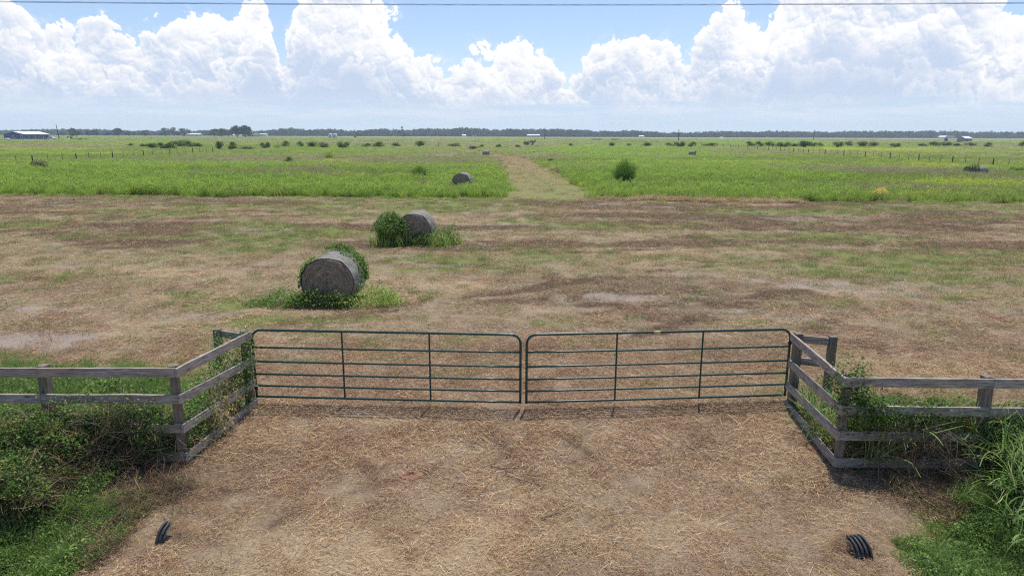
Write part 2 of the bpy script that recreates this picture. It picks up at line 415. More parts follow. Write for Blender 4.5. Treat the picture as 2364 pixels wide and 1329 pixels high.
# mown track through the meadow
m_track, t = mat('mown_track', 0.95, 0.1)
P = pos(t); fine = t.noise(P, 9, 5, 0.7)
st2 = t.new('ShaderNodeVectorMath', operation='MULTIPLY'); t.put(st2.inputs[0], P); st2.inputs[1].default_value = (1, 0.35, 1)
mid = t.noise(st2.outputs[0], 0.55, 5, 0.65)
spx = t.new('ShaderNodeSeparateXYZ'); t.put(spx.inputs[0], P)
tg = t.ramp(fine, [(0.3, (0.11, 0.13, 0.04)), (0.55, (0.22, 0.225, 0.08)), (0.8, (0.33, 0.30, 0.14))])
tb = t.ramp(fine, [(0.3, (0.14, 0.10, 0.05)), (0.55, (0.30, 0.22, 0.12)), (0.8, (0.44, 0.34, 0.20))])
f = t.step(t.add(t.mul(spx.outputs[1], 0.018), t.mul(t.sub(mid, 0.5), 5.0)), 1.2, 2.6)
t.put(t.p.inputs['Base Color'], t.mix(f, tg, tb)); bump(t, fine, 0.6, 0.04)
ys = np.arange(51.5, TRACK_R[-1].y, 2.0)
v = []; fcs = []
for i, yv in enumerate(ys):
    lx = np.interp(yv, [p.y for p in TRACK_L], [p.x for p in TRACK_L]); rx = np.interp(yv, [p.y for p in TRACK_R], [p.x for p in TRACK_R])
    for k in range(7): v.append((lx+(rx-lx)*k/6, yv, 0.006))
    if i:
        for k in range(6): q = (i-1)*7+k; fcs.append((q, q+1, q+8, q+7))
link('mown_track', np_mesh('mown_track', v, fcs), m_track, kind='structure', label='mown grass track curving away through the meadow')

# ------------------------------------------------------------------ blades, leaves
def m_leafy(name, transl=0.35, rough=0.55, vary=0.25, spec=0.3):
    m = bpy.data.materials.new(name); m.use_nodes = True
    t = NT(m.node_tree); t.n.clear()
    o = t.new('ShaderNodeOutputMaterial'); p = t.new('ShaderNodeBsdfPrincipled'); tr = t.new('ShaderNodeBsdfTranslucent')
    p.inputs['Roughness'].default_value = rough; p.inputs['Specular IOR Level'].default_value = spec
    oi = t.new('ShaderNodeObjectInfo')
    c = attr(t, 'col', 'Color')
    hs = t.new('ShaderNodeHueSaturation'); t.put(hs.inputs['Color'], c)
    t.put(hs.inputs['Value'], t.add(1-vary/2, t.mul(oi.outputs['Random'], vary)))
    n = t.noise(pos(t), 0.35, 3, 0.6)
    t.put(hs.inputs['Hue'], t.add(0.482, t.mul(n, 0.036)))
    t.put(p.inputs['Base Color'], hs.outputs[0])
    br = t.new('ShaderNodeHueSaturation'); t.put(br.inputs['Color'], hs.outputs[0]); br.inputs['Value'].default_value = 1.25
    t.put(tr.inputs[0], br.outputs[0])
    mx = t.new('ShaderNodeMixShader'); mx.inputs[0].default_value = transl
    t.l.new(p.outputs[0], mx.inputs[1]); t.l.new(tr.outputs[0], mx.inputs[2]); t.l.new(mx.outputs[0], o.inputs[0])
    return m
m_leaf = m_leafy('leaves'); m_grass = m_leafy('grass_blades', 0.35, 0.6); m_straw = m_leafy('dry_straw', 0.12, 0.75, 0.3)
m_far = m_leafy('far_foliage', 0.2, 0.8, 0.3, 0.1)
m_bark = m_plain('bark', (0.16, 0.125, 0.09), 0.9, 0.1, 0.35, 14)

TAN = np.array([(.60,.42,.22),(.50,.33,.17),(.68,.51,.31),(.42,.25,.13),(.28,.17,.10),(.55,.43,.31),(.70,.54,.36),(.56,.40,.17)])
RED = np.array([(.38,.20,.11),(.31,.165,.09),(.46,.27,.15),(.25,.135,.08),(.52,.35,.21)])
BRN = np.array([(.19,.125,.08),(.25,.16,.10),(.13,.085,.055),(.32,.22,.135),(.10,.075,.05)])
GRN = np.array([(.11,.19,.035),(.16,.25,.05),(.21,.28,.07),(.28,.29,.10),(.08,.14,.03)])
def blades(n, R_, L, W, tilt, pal, seg=3, curve=0.5, z0=(0, 0.01), lean=None, bright=(0.8, 1.2)):
    """n ribbons; L, W, tilt = (low, high); tilt from the ground plane in radians"""
    r = R_*np.sqrt(rng.random(n)); a = rng.random(n)*2*np.pi
    o = np.stack([r*np.cos(a), r*np.sin(a), rng.uniform(*z0, n)], 1)
    az_ = rng.random(n)*2*np.pi if lean is None else lean + rng.normal(0, .7, n)
    ln = rng.uniform(*L, n); wd = rng.uniform(*W, n); tl = rng.uniform(*tilt, n); cu = rng.normal(0, curve, n)
    yawc = rng.normal(0, curve, n)
    side = rng.random(n)*np.pi
    V = np.zeros((n, seg+1, 2, 3)); p = o.copy()
    for s in range(seg+1):
        k = s/seg
        th = tl - np.abs(cu)*k*1.4; ph = az_ + yawc*k
        d = np.stack([np.cos(th)*np.cos(ph), np.cos(th)*np.sin(ph), np.sin(th)], 1)
        if s: p = p + d*(ln/seg)[:, None]
        p[:, 2] = np.maximum(p[:, 2], 0.002)
        sd_ = np.stack([-np.sin(ph)*np.cos(side*0.3), np.cos(ph)*np.cos(side*0.3), np.sin(side*0.3)], 1)
        w_ = wd*(1-0.75*k**1.5)
        V[:, s, 0] = p - sd_*w_[:, None]/2; V[:, s, 1] = p + sd_*w_[:, None]/2
    i = np.arange(n)[:, None]*(seg+1)*2; F = []
    for s in range(seg): F.append(i + np.array([[2*s, 2*s+1, 2*s+3, 2*s+2]]))
    c = pal[rng.integers(0, len(pal), n)]*rng.uniform(*bright, n)[:, None]
    C_ = np.repeat(c, (seg+1)*2, 0)
    return V.reshape(-1, 3), np.concatenate(F).reshape(-1, 4), C_
def leaves(P_, size, pal, up=0.6, bright=(0.7, 1.25), asp=0.5):
    """one folded leaf at each point"""
    P_ = np.asarray(P_, float); n = len(P_)
    nr = rng.normal(size=(n, 3)); nr[:, 2] = np.abs(nr[:, 2])+up; nr /= np.linalg.norm(nr, axis=1)[:, None]
    a = np.cross(nr, rng.normal(size=(n, 3))); a /= np.linalg.norm(a, axis=1)[:, None]; b = np.cross(nr, a)
    s = rng.uniform(*size, n)[:, None]
    V = np.stack([P_-a*s/2, P_-b*s*asp/2+nr*s*0.10, P_+a*s/2-nr*s*0.12, P_+b*s*asp/2+nr*s*0.10], 1).reshape(-1, 3)
    F = np.arange(n*4).reshape(-1, 4)
    c = pal[rng.integers(0, len(pal), n)]*rng.uniform(*bright, n)[:, None]
    return V, F, np.repeat(c, 4, 0)
def join(parts):
    V = []; F = []; C_ = []; o = 0
    for v, f, c in parts:
        V.append(v); F.append(f+o); C_.append(c); o += len(v)
    return np.concatenate(V), np.concatenate(F), np.concatenate(C_)
def leafy_mesh(name, parts, mt):
    v, f, c = join(parts); me = np_mesh(name, v, f, c); me.materials.append(mt); return me

PROTO = {}
def protos(key, meshes):
    c = bpy.data.collections.new('set_'+key)
    for i, m in enumerate(meshes):
        o = bpy.data.objects.new('%s_%02d' % (key, i), m); c.objects.link(o)
    PROTO[key] = c
def scatter(name, key, P_, scl, idx, rot=None, **kw):
    P_ = np.asarray(P_, np.float32); n = len(P_)
    me = bpy.data.meshes.new(name); me.vertices.add(n); me.vertices.foreach_set('co', P_.ravel())
    if rot is None: rot = np.stack([np.zeros(n), np.zeros(n), rng.random(n)*2*np.pi], 1)
    scl = np.asarray(scl, np.float32)
    if scl.ndim == 1: scl = np.repeat(scl[:, None], 3, 1)
    for nm, tp, ar in (('rot', 'FLOAT_VECTOR', rot), ('scl', 'FLOAT_VECTOR', scl), ('idx', 'INT', idx)):
        a = me.attributes.new(nm, tp, 'POINT')
        a.data.foreach_set('value' if tp == 'INT' else 'vector', np.asarray(ar, np.int32 if tp == 'INT' else np.float32).ravel())
    o = link(name, me, None, **kw)
    g = bpy.data.node_groups.new(name, 'GeometryNodeTree')
    g.interface.new_socket('Geometry', in_out='INPUT', socket_type='NodeSocketGeometry')
    g.interface.new_socket('Geometry', in_out='OUTPUT', socket_type='NodeSocketGeometry')
    N = g.nodes; L = g.links
    gi = N.new('NodeGroupInput'); go = N.new('NodeGroupOutput'); ip = N.new('GeometryNodeInstanceOnPoints')
    ci = N.new('GeometryNodeCollectionInfo'); ci.inputs[0].default_value = PROTO[key]
    ci.inputs['Separate Children'].default_value = True; ci.inputs['Reset Children'].default_value = True
    def na(nm, tp):
        q = N.new('GeometryNodeInputNamedAttribute'); q.data_type = tp; q.inputs[0].default_value = nm
        return next(s for s in q.outputs if s.enabled and s.name == 'Attribute')
    L.new(gi.outputs[0], ip.inputs['Points']); L.new(ci.outputs[0], ip.inputs['Instance'])
    ip.inputs['Pick Instance'].default_value = True
    L.new(na('idx', 'INT'), ip.inputs['Instance Index']); L.new(na('rot', 'FLOAT_VECTOR'), ip.inputs['Rotation'])
    L.new(na('scl', 'FLOAT_VECTOR'), ip.inputs['Scale']); L.new(ip.outputs[0], go.inputs[0])
    md = o.modifiers.new('scatter', 'NODES'); md.node_group = g
    return o

def in_view(x, y, m=1.22, add=4.5):
    return (np.abs(x) < 0.76*y*m+add)
def sample(y0, y1, dens):
    """random ground points in the wedge the camera can see; dens = points per square metre"""
    W_ = 0.76*1.22*y1+4.5; n = int(dens*2*W_*(y1-y0))
    x = rng.uniform(-W_, W_, n); y = rng.uniform(y0, y1, n); k = in_view(x, y)
    return x[k], y[k]

# ------------------------------------------------------------------ straw and stubble on the mown strip
def straw_patch(pal, n=135, L=(0.04, 0.18), W=(0.003, 0.0075)):
    return leafy_mesh('straw', [blades(n, 0.36, L, W, (-0.05, 0.28), pal, 3, 0.55, (0.0, 0.03)),
                                blades(max(2, n//24), 0.36, (0.2, 0.42), (0.0035, 0.007), (0.0, 0.15), pal, 4, 0.22, (0.01, 0.04), bright=(0.9, 1.2))], m_straw)
mixTR = np.concatenate([TAN, RED, RED*.85, BRN[:2]]); mixRB = np.concatenate([RED, BRN, BRN, TAN[:3]]); mixG = np.concatenate([GRN, GRN, TAN[:2]])
GREY = np.array([(.36,.31,.26),(.44,.38,.32),(.30,.25,.21),(.50,.43,.35)])
SH = [straw_patch(mixTR) for _ in range(3)] + [straw_patch(mixRB) for _ in range(3)] + [straw_patch(TAN) for _ in range(3)] \
   + [straw_patch(np.concatenate([GREY, TAN[:2]]), 60) for _ in range(2)]
# 0-2 mixed, 3-5 brown, 6-8 pale, 9-10 sparse grey
def tuft(pal, n, Hh, Wd=(0.004, 0.008), Rr=0.22, tilt=(0.7, 1.5)):
    return leafy_mesh('tuft', [blades(n, Rr, Hh, Wd, tilt, pal, 2, 0.35)], m_grass)
SH += [tuft(mixG, 60, (0.05, 0.13)), tuft(GRN, 80, (0.06, 0.16)), tuft(np.concatenate([GRN, TAN]), 60, (0.05, 0.13))]   # 11-13 green
SH += [tuft(BRN, 40, (0.04, 0.11)), tuft(np.concatenate([BRN, TAN]), 50, (0.04, 0.10)), tuft(TAN, 45, (0.04, 0.10))]      # 14-16 stubble
OLV = np.array([(.46,.40,.20),(.38,.33,.16),(.54,.47,.28),(.30,.29,.13),(.42,.37,.27),(.24,.25,.09)])
SH += [straw_patch(OLV) for _ in range(2)]   # 17-18 olive straw with regrowth
protos('litter', SH)
# fine scale-down of foreground: dense near the gate, sparser and shorter at the very front
PX = []; SC = []; ID = []
def put_straw(y0, y1, dens, s0, s1):
    x, y = sample(y0, y1, dens)
    k = y < y_edge(x)-0.2
    x, y = x[k], y[k]
    g, b, p, s = zone(x, y)
    u = rng.random(len(x)); n = len(x)
    idx = rng.integers(0, 3, n)
    idx = np.where(u < 0.95*b, 3+rng.integers(0, 3, n), idx)
    idx = np.where((rng.random(n) < .34) & (y < 20), 3+rng.integers(0, 3, n), idx)
    idx = np.where((u < 0.8*p) & (b < .5), 6+rng.integers(0, 3, n), idx)
    keep = np.ones(n, bool)
    idx = np.where((idx < 3) & (rng.random(n) < .65*sst(y, 13, 19)), 17+rng.integers(0, 2, n), idx)
    bareprob = rng.random(n) < 0.8*s
    idx = np.where(bareprob, 9+rng.integers(0, 2, n), idx)
    keep &= ~(bareprob & (rng.random(n) < np.where(s > .6, .85, .3)))
    keep &= ~((g > 0.8) & (rng.random(n) < 0.7))
    PX.append(np.stack([x, y, hgt(x, y)], 1)[keep]); SC.append(rng.uniform(s0, s1, n)[keep]); ID.append(idx[keep])
put_straw(4.6, 9.0, 26, 0.45, 0.95); put_straw(9.0, 16, 19, 0.7, 1.25); put_straw(16, 30, 5, 1.0, 1.6); put_straw(30, 56, 2.2, 1.3, 2.2)
def put_tuft(y0, y1, dens, s0, s1):
    x, y = sample(y0, y1, dens); k = y < y_edge(x)+0.2; x, y = x[k], y[k]
    g, b, p, s = zone(x, y); n = len(x); u = rng.random(n)
    idx = np.full(n, -1)
    idx = np.where(u < 0.95*g, 11+rng.integers(0, 3, n), idx)
    v_ = rng.random(n)
    idx = np.where((idx < 0) & (v_ < 0.75*b), 14+rng.integers(0, 2, n), idx)
    idx = np.where((idx < 0) & (v_ > 0.80), 15+rng.integers(0, 2, n), idx)
    k = idx >= 0
    PX.append(np.stack([x, y, hgt(x, y)], 1)[k]); SC.append(rng.uniform(s0, s1, n)[k]); ID.append(idx[k])
put_tuft(5.8, 12, 4, 0.4, 0.8); put_tuft(12, 20, 11, 0.6, 1.2); put_tuft(20, 34, 7.5, 0.9, 1.5); put_tuft(34, 57, 3.0, 1.1, 1.9)
PX = np.concatenate(PX); SC = np.concatenate(SC); ID = np.concatenate(ID)
st = (ID < 11) | (ID > 16)
scatter('straw_litter', 'litter', PX[st], SC[st], ID[st], kind='stuff', label='tan and brown mown straw strewn over the ground')
scatter('grass_stubble', 'litter', PX[~st], SC[~st], ID[~st], kind='stuff', label='short green and brown stubble of the mown strip')
# windrow of pale hay at the edge of the tall grass
x = np.concatenate([rng.normal(at(1560, 466).x, 3.2, 200), rng.uniform(at(1460, 466).x, at(1850, 468).x, 260)])
y = y_edge(x)-0.9+rng.normal(0, .35, len(x))
scatter('hay_windrow', 'litter', np.stack([x, y, 0.02+0.2*rng.random(len(x))], 1), rng.uniform(.9, 1.5, len(x)), 6+rng.integers(0, 3, len(x)),
        rot=np.stack([rng.normal(0, .3, len(x)), rng.normal(0, .3, len(x)), rng.random(len(x))*6.28], 1),
        kind='stuff', label='pale windrow of raked hay along the tall grass')

# ------------------------------------------------------------------ meadow
LUSH = np.array([(.27,.44,.05),(.36,.52,.07),(.14,.25,.035),(.46,.55,.09),(.34,.41,.09),(.09,.16,.03)])
OLIVE = np.array([(.27,.38,.06),(.36,.44,.09),(.44,.46,.15),(.15,.24,.045)])
DRYG = np.array([(.48,.44,.24),(.48,.38,.24),(.30,.27,.13),(.25,.28,.09)])
YEL = np.array([(.42,.52,.05),(.50,.56,.07),(.32,.44,.05),(.58,.58,.09)])
def clump(pal, n, Hh, Wd=(0.012, 0.024), R_=0.42):
    return [blades(n, R_, Hh, Wd, (0.95, 1.5), pal, 3, 0.35, bright=(0.75, 1.25))]
def weed(pal, n, H_, ns=9):
    """upright leafy stems"""
    parts = []; pts_ = []
    for _ in range(ns):
        a = rng.random()*6.28; r = 0.35*math.sqrt(rng.random()); h_ = H_*rng.uniform(.6, 1); m = n//ns
        k = rng.random(m)**0.8; sx = r*math.cos(a)+rng.normal(0, .05); sy = r*math.sin(a)+rng.normal(0, .05)
        pts_.append(np.stack([sx+rng.normal(0, .05, m), sy+rng.normal(0, .05, m), 0.08+k*h_], 1))
    return [leaves(np.concatenate(pts_), (0.05, 0.10), pal, 0.4)] + [blades(ns*2, 0.35, (H_*.6, H_), (.008, .012), (1.3, 1.55), pal*0.7, 2, .1)]
ME = [leafy_mesh('m', clump(LUSH, 110, (.4, .8)), m_grass), leafy_mesh('m', clump(LUSH, 110, (.4, .8)), m_grass), leafy_mesh('m', weed(LUSH*1.1, 260, .85), m_grass),
      leafy_mesh('m', clump(OLIVE, 100, (.35, .7)), m_grass), leafy_mesh('m', clump(OLIVE, 100, (.3, .6)), m_grass), leafy_mesh('m', weed(OLIVE, 240, .6), m_grass),
      leafy_mesh('m', clump(DRYG, 100, (.35, .75)), m_grass), leafy_mesh('m', clump(DRYG, 90, (.3, .6)), m_grass), leafy_mesh('m', weed(DRYG*.8, 200, .55), m_grass),
      leafy_mesh('m', clump(YEL, 90, (.3, .6)), m_grass), leafy_mesh('m', weed(YEL, 240, .6), m_grass)]
protos('meadow', ME)
YELLOW = _blobs([(2250,432,150,8,1.3),(2010,347,170,4,1.2),(240,357,40,3,1),(1920,345,120,3,1),(2140,384,90,6,.6),(1640,403,120,8,.45),(1100,405,80,8,.4),(330,395,120,8,.45),(60,425,80,8,.4),(770,375,60,4,.6),(1500,405,60,8,.5),(1700,378,90,5,.4)])
DARK = _blobs([(600,435,600,12,.9),(1080,425,120,30,.9),(1720,452,300,12,1.0),(1080,350,200,6,.7),(1400,352,200,6,.9),(250,420,120,14,.5),(900,350,200,8,.5),(1500,360,220,8,.6),(1450,450,90,12,.8)])
DRYB = _blobs([(2130,448,160,10,.8),(1990,400,160,7,.6),(750,398,180,9,.6),(1600,365,120,4,.5),(2200,362,180,4,.5),(1650,395,160,6,.4),(270,332,40,5,.7),(520,370,160,6,.4),(260,375,160,6,.45),(1900,440,90,8,.4)])
def zmeadow(x, y):
    r = []
    wx = x + 5*(fbm(x, y, 7, 131)-0.5); wy = y + 7*(fbm(x, y, 8, 137)-0.5)
    for L in (YELLOW, DARK, DRYB):
        f = np.zeros_like(x)
        for cx, cy_, rx, ry, s in L: f = np.maximum(f, s*np.exp(-(((wx-cx)/rx)**2+((wy-cy_)/ry)**2)))
        r.append(f)
    sc = 1+y/140
    yel = r[0] + 0.5*sst(fbm(x*.4/sc, y/sc, 9, 141), .58, .8)
    lush = .75*r[1] + 0.8*sst(fbm(x*.35/sc, y/sc, 8, 151), .50, .65)
    dry_ = r[2] + 0.9*sst(fbm(x*.35/sc, y/sc, 7, 161), .45, .60)*sst(y-y_edge(x), 3, 12)
    return yel, lush, dry_
MP = []; MS = []; MI = []
def put_meadow(y0, y1, dens, s0, s1, zs_=1.0):
    x, y = sample(y0, y1, dens)
    k = (y > y_edge(x)) & ~track_mask(x+rng.normal(0, .5, len(x)), y, 0.0); x, y = x[k], y[k]; n = len(x)
    yel, lush, dry_ = zmeadow(x, y)
    idx = 3+rng.integers(0, 3, n); u = rng.random(n)
    idx = np.where(u < np.minimum(lush, .75), rng.integers(0, 3, n), idx); u = rng.random(n)
    idx = np.where(u < dry_*.8, 6+rng.integers(0, 3, n), idx); u = rng.random(n)
    idx = np.where(u < yel, 9+rng.integers(0, 2, n), idx)
    front = 1-sst(y-y_edge(x), 0, 1.5)
    idx = np.where(rng.random(n) < front*.75, rng.integers(0, 3, n), idx)
    back = y-y_edge(x); idx = np.where((idx > 8) & (back < 2) , 3+rng.integers(0, 3, n), idx)
    s = rng.uniform(s0, s1, n)*(0.75+0.5*fbm(x, y, 6, 171))
    MP.append(np.stack([x, y, np.zeros(n)], 1)); MS.append(np.stack([s, s, s*zs_], 1)); MI.append(idx)
put_meadow(50, 66, 6, .8, 1.2); put_meadow(66, 95, 4.2, .9, 1.3); put_meadow(95, 150, 2.4, 1.1, 1.7, .6); put_meadow(150, 260, .9, 1.6, 2.6, .36)
put_meadow(260, 480, .2, 2.4, 4.2, .2); put_meadow(480, 900, .04, 5, 9, .12)
xe, ye = sample(50, 62, 5); b_ = y_edge(xe)-ye; k = (b_ > -.3) & (rng.random(len(xe)) < np.exp(-b_/.7)*sst(fbm(xe, ye, 3, 181), .35, .6)) & (b_ < 4) & ~track_mask(xe, ye, .3)
xe, ye, b_ = xe[k], ye[k], b_[k]; sc_ = rng.uniform(.3, .7, len(xe))
MP.append(np.stack([xe, ye, xe*0], 1)); MS.append(np.stack([sc_*1.3, sc_*1.3, sc_*.6], 1)); MI.append(rng.choice([0, 1, 3, 4, 6], len(xe)))
# ragged low grass along the two borders of the mown track
MP = np.concatenate(MP); MS = np.concatenate(MS); MI = np.concatenate(MI)
scatter('meadow_grass', 'meadow', MP, MS, MI, kind='stuff', label='tall green meadow grass and weeds filling the field')
x, y = sample(52, 205, 1.2); k = track_mask(x, y); x, y = x[k], y[k]
scatter('track_grass', 'litter', np.stack([x, y, np.zeros(len(x))], 1), rng.uniform(1.2, 2.2, len(x)), rng.choice([11, 13, 13, 15, 16, 7], len(x)),
        kind='stuff', label='short yellowish grass growing on the mown track')

# ------------------------------------------------------------------ solid builders
class MB:
    def __init__(self): self.v = []; self.f = []
    def add(self, v, f):
        o = len(self.v); self.v += [tuple(p) for p in v]; self.f += [tuple(i+o for i in q) for q in f]; return self
    def box(self, c, s, rz=0.0, jit=0.0):
        ca_, sa = math.cos(rz), math.sin(rz); P_ = []
        for dz in (-1, 1):
            for dx, dy in ((-1, -1), (1, -1), (1, 1), (-1, 1)):
                x, y = dx*s[0]/2, dy*s[1]/2
                P_.append((c[0]+x*ca_-y*sa+random.uniform(-jit, jit), c[1]+x*sa+y*ca_+random.uniform(-jit, jit), c[2]+dz*s[2]/2))
        return self.add(P_, [(0, 3, 2, 1), (4, 5, 6, 7), (0, 1, 5, 4), (1, 2, 6, 5), (2, 3, 7, 6), (3, 0, 4, 7)])
    def tube(self, path, r, seg=10, cap=True, closed=False):
        path = [Vector(p) for p in path]; n = len(path); rr = r if isinstance(r, (list, tuple)) else [r]*n
        rings = []; up = None
        for i, p in enumerate(path):
            a = path[i-1] if (i or closed) else path[0]; b = path[(i+1) % n] if (i < n-1 or closed) else path[-1]
            d = (b-a).normalized()
            if up is None: up = d.orthogonal().normalized()
            else: up = (up - d*up.dot(d)).normalized()
            s = d.cross(up); rings.append([p+(up*math.cos(t_)+s*math.sin(t_))*rr[i] for t_ in (2*math.pi*k/seg for k in range(seg))])
        v = [q for r_ in rings for q in r_]; f = []
        for i in range(n if closed else n-1):
            j = (i+1) % n
            for k in range(seg): f.append((i*seg+k, i*seg+(k+1) % seg, j*seg+(k+1) % seg, j*seg+k))
        if cap and not closed: f.append(tuple(range(seg))[::-1]); f.append(tuple((n-1)*seg+k for k in range(seg)))
        return self.add(v, f)
    def poly_prism(self, pts2, y0, y1):
        """pts2 = outline in x,z; extruded along y"""
        n = len(pts2); v = [(x, y0, z) for x, z in pts2]+[(x, y1, z) for x, z in pts2]
        f = [tuple(range(n)), tuple(range(2*n-1, n-1, -1))]+[(i, i+n, (i+1) % n+n, (i+1) % n) for i in range(n)]
        return self.add(v, f)
    def build(self, name, mt, parent=None, smooth=False, bevel=0.0, **kw):
        me = bpy.data.meshes.new(name); me.from_pydata(self.v, [], self.f); me.update()
        bm = bmesh.new(); bm.from_mesh(me); bmesh.ops.recalc_face_normals(bm, faces=bm.faces[:])
        if bevel: bmesh.ops.bevel(bm, geom=bm.edges[:], offset=bevel, segments=2, profile=0.5, affect='EDGES')
        bm.to_mesh(me); bm.free()
        if smooth:
            for p in me.polygons: p.use_smooth = len(p.vertices) == 4
        return link(name, me, mt, parent, **kw)
def arc(c, r, a0, a1, n, ax=0):
    """points of an arc in the x-z plane (ax=0) or y-z plane (ax=1)"""
    o = []
    for i in range(n+1):
        a = a0+(a1-a0)*i/n
        o.append((c[0]+r*math.cos(a), c[1], c[2]+r*math.sin(a)) if ax == 0 else (c[0], c[1]+r*math.cos(a), c[2]+r*math.sin(a)))
    return o

# ------------------------------------------------------------------ green tube gates
m_gate, t = mat('green_gate_paint', 0.32, 0.5)
n = t.noise(texco(t), 9, 4, 0.7); n2 = t.noise(texco(t), 40, 3, 0.6)
c = t.mix(t.step(n, .35, .7), (0.007, 0.045, 0.036), (0.012, 0.066, 0.052))
c = t.mix(t.mul(t.step(n2, .66, .76), 0.5), c, (0.12, 0.085, 0.06))
t.put(t.p.inputs['Base Color'], c); bump(t, n2, 0.05, 0.002)
m_steel = m_plain('dark_steel', (0.03, 0.03, 0.032), 0.5, 0.5, 0.2, 20, 0.6)
def gate(hb, eb, H_, tops, label, side, sticker=None):
    """hb, eb: hinge-end and meeting-end bottom corners; the gate runs from hinge to meeting end"""
    d = eb-hb; L_ = math.hypot(d.x, d.y); rz = math.atan2(d.y, d.x)
    slope = (eb.z-hb.z)/L_
    T = thing('farm_gate', label, 'gate', hb, rz, 'green tube gates across the entrance')
    r = 0.0225; rc = 0.17
    sh = lambda p: (p[0], p[1], p[2]+p[0]*slope)
    path = [(0, 0, -0.02)]+[(0, 0, z) for z in (0.3, 0.7, H_-rc)]+arc((rc, 0, H_-rc), rc, math.pi, math.pi/2, 7)[1:] + \
           [(L_*k/8, 0, H_) for k in range(1, 8)]+arc((L_-rc, 0, H_-rc), rc, math.pi/2, 0, 7)+[(L_, 0, z) for z in (0.7, 0.3, -0.02)]
    MB().tube([sh(p) for p in path], r, 12).build('frame', m_gate, T, True)
    for z in tops:
        MB().tube([sh((x, 0, z-0.004*math.sin(math.pi*x/L_))) for x in np.linspace(0.012, L_-0.012, 9)], 0.018 if z > 0.05 else 0.0205, 12).build('rail', m_gate, T, True)
    for k in (1, 2):
        b = MB(); x = L_*(k/3+0.0035*(1 if k == 1 else -1)); yb = 0.030
        b.box((x, -yb if side > 0 else yb, H_/2+x*slope-0.01), (0.032, 0.006, H_+0.01))
        b.build('upright_bar', m_gate, T, bevel=0.0015)
    for z in (0.16, H_-0.26):
        b = MB(); b.tube([(-0.0, 0, z-0.03), (0, 0, z+0.03)], 0.031, 12); b.tube([(-0.025, 0, z), (-0.10, 0, z)], 0.011, 8)
        b.tube([(-0.075, 0, z-0.045), (-0.075, 0, z+0.05)], 0.012, 8)
        b.build('hinge', m_steel, T, True)
    if sticker:
        b = MB(); b.tube([sh((sticker-0.06, 0, H_+0.0005)), sh((sticker+0.06, 0, H_+0.0005))], r+0.0015, 12)
        b.build('sticker', m_plain('cream_sticker', (0.55, 0.48, 0.22), 0.5), T, True)
    return T
ZB = 0.15
g1 = gate(at(593, 914, ZB), at(1201, 928, ZB-0.005), 1.27, (0.0, 0.21, 0.435, 0.675, 0.945), 'green tube gate hinged on the vine covered left fence post', -1)
g2 = gate(at(1812, 911, ZB), at(1215, 928, ZB-0.005), 1.27, (0.0, 0.21, 0.435, 0.675, 0.945), 'green tube gate with a cream sticker, hinged on the bare post to the right', 1, 2.5)
# chain that ties the two gates
cpt = (at(1201, 928, ZB)+at(1218, 928, ZB))/2
cz = 0.15+0.70
T = thing('gate_chain', 'short dark chain tying the two green gates together', 'chain', (cpt.x, cpt.y, cz))
hw = (at(1218, 928, ZB)-at(1201, 928, ZB)).length/2+0.03
for k in range(18):
    a = 2*math.pi*k/18; c_ = Vector((math.cos(a)*(hw+0.02), math.sin(a)*0.055, 0.02*math.sin(a*2)-0.015*(1-math.sin(a))))
    tg_ = Vector((-math.sin(a)*(hw+.02), math.cos(a)*0.055, 0)).normalized(); sd2 = Vector((0, 0, 1)) if k % 2 else tg_.cross(Vector((0, 0, 1)))
    pts_ = [c_+tg_*math.cos(q)*0.018+sd2*math.sin(q)*0.009 for q in (2*math.pi*i/10 for i in range(10))]
    MB().tube(pts_, 0.0035, 6, closed=True).build('chain_link', m_steel, T, True)

# ------------------------------------------------------------------ weathered board fences
def wood(name, lo, hi, tint):
    m, t = mat(name, 0.85, 0.15)
    oc = texco(t); oi = t.new('ShaderNodeObjectInfo')
    off = t.new('ShaderNodeVectorMath', operation='ADD'); t.put(off.inputs[0], oc)
    rnd = t.comb(t.mul(oi.outputs['Random'], 37), t.mul(oi.outputs['Random'], 11), 0); t.put(off.inputs[1], rnd)
    s1 = t.new('ShaderNodeVectorMath', operation='MULTIPLY'); t.put(s1.inputs[0], off.outputs[0]); s1.inputs[1].default_value = (1.2, 14, 14)
    grain = t.noise(s1.outputs[0], 3.5, 6, 0.65, 0.6); s2 = t.noise(off.outputs[0], 2.2, 4, 0.6)
    kn = t.new('ShaderNodeTexVoronoi', feature='F1'); s3 = t.new('ShaderNodeVectorMath', operation='MULTIPLY')
    t.put(s3.inputs[0], off.outputs[0]); s3.inputs[1].default_value = (1.6, 5, 5); t.put(kn.inputs['Vector'], s3.outputs[0]); kn.inputs['Scale'].default_value = 1.4
    c = t.mix(t.step(grain, .3, .7), lo, hi); c = t.mix(t.mul(t.step(s2, .4, .7), 0.5), c, tint)
    c = t.mix(t.mul(t.step(kn.outputs['Distance'], 0.13, 0.06), 0.7), c, (0.05, 0.035, 0.025))
    t.put(t.p.inputs['Base Color'], c); bump(t, grain, 0.5, 0.004)
    return m
m_wood = wood('weathered_board', (0.14, 0.115, 0.095), (0.54, 0.48, 0.42), (0.34, 0.25, 0.17))
m_post = wood('weathered_post', (0.10, 0.082, 0.066), (0.30, 0.25, 0.20), (0.22, 0.16, 0.10))
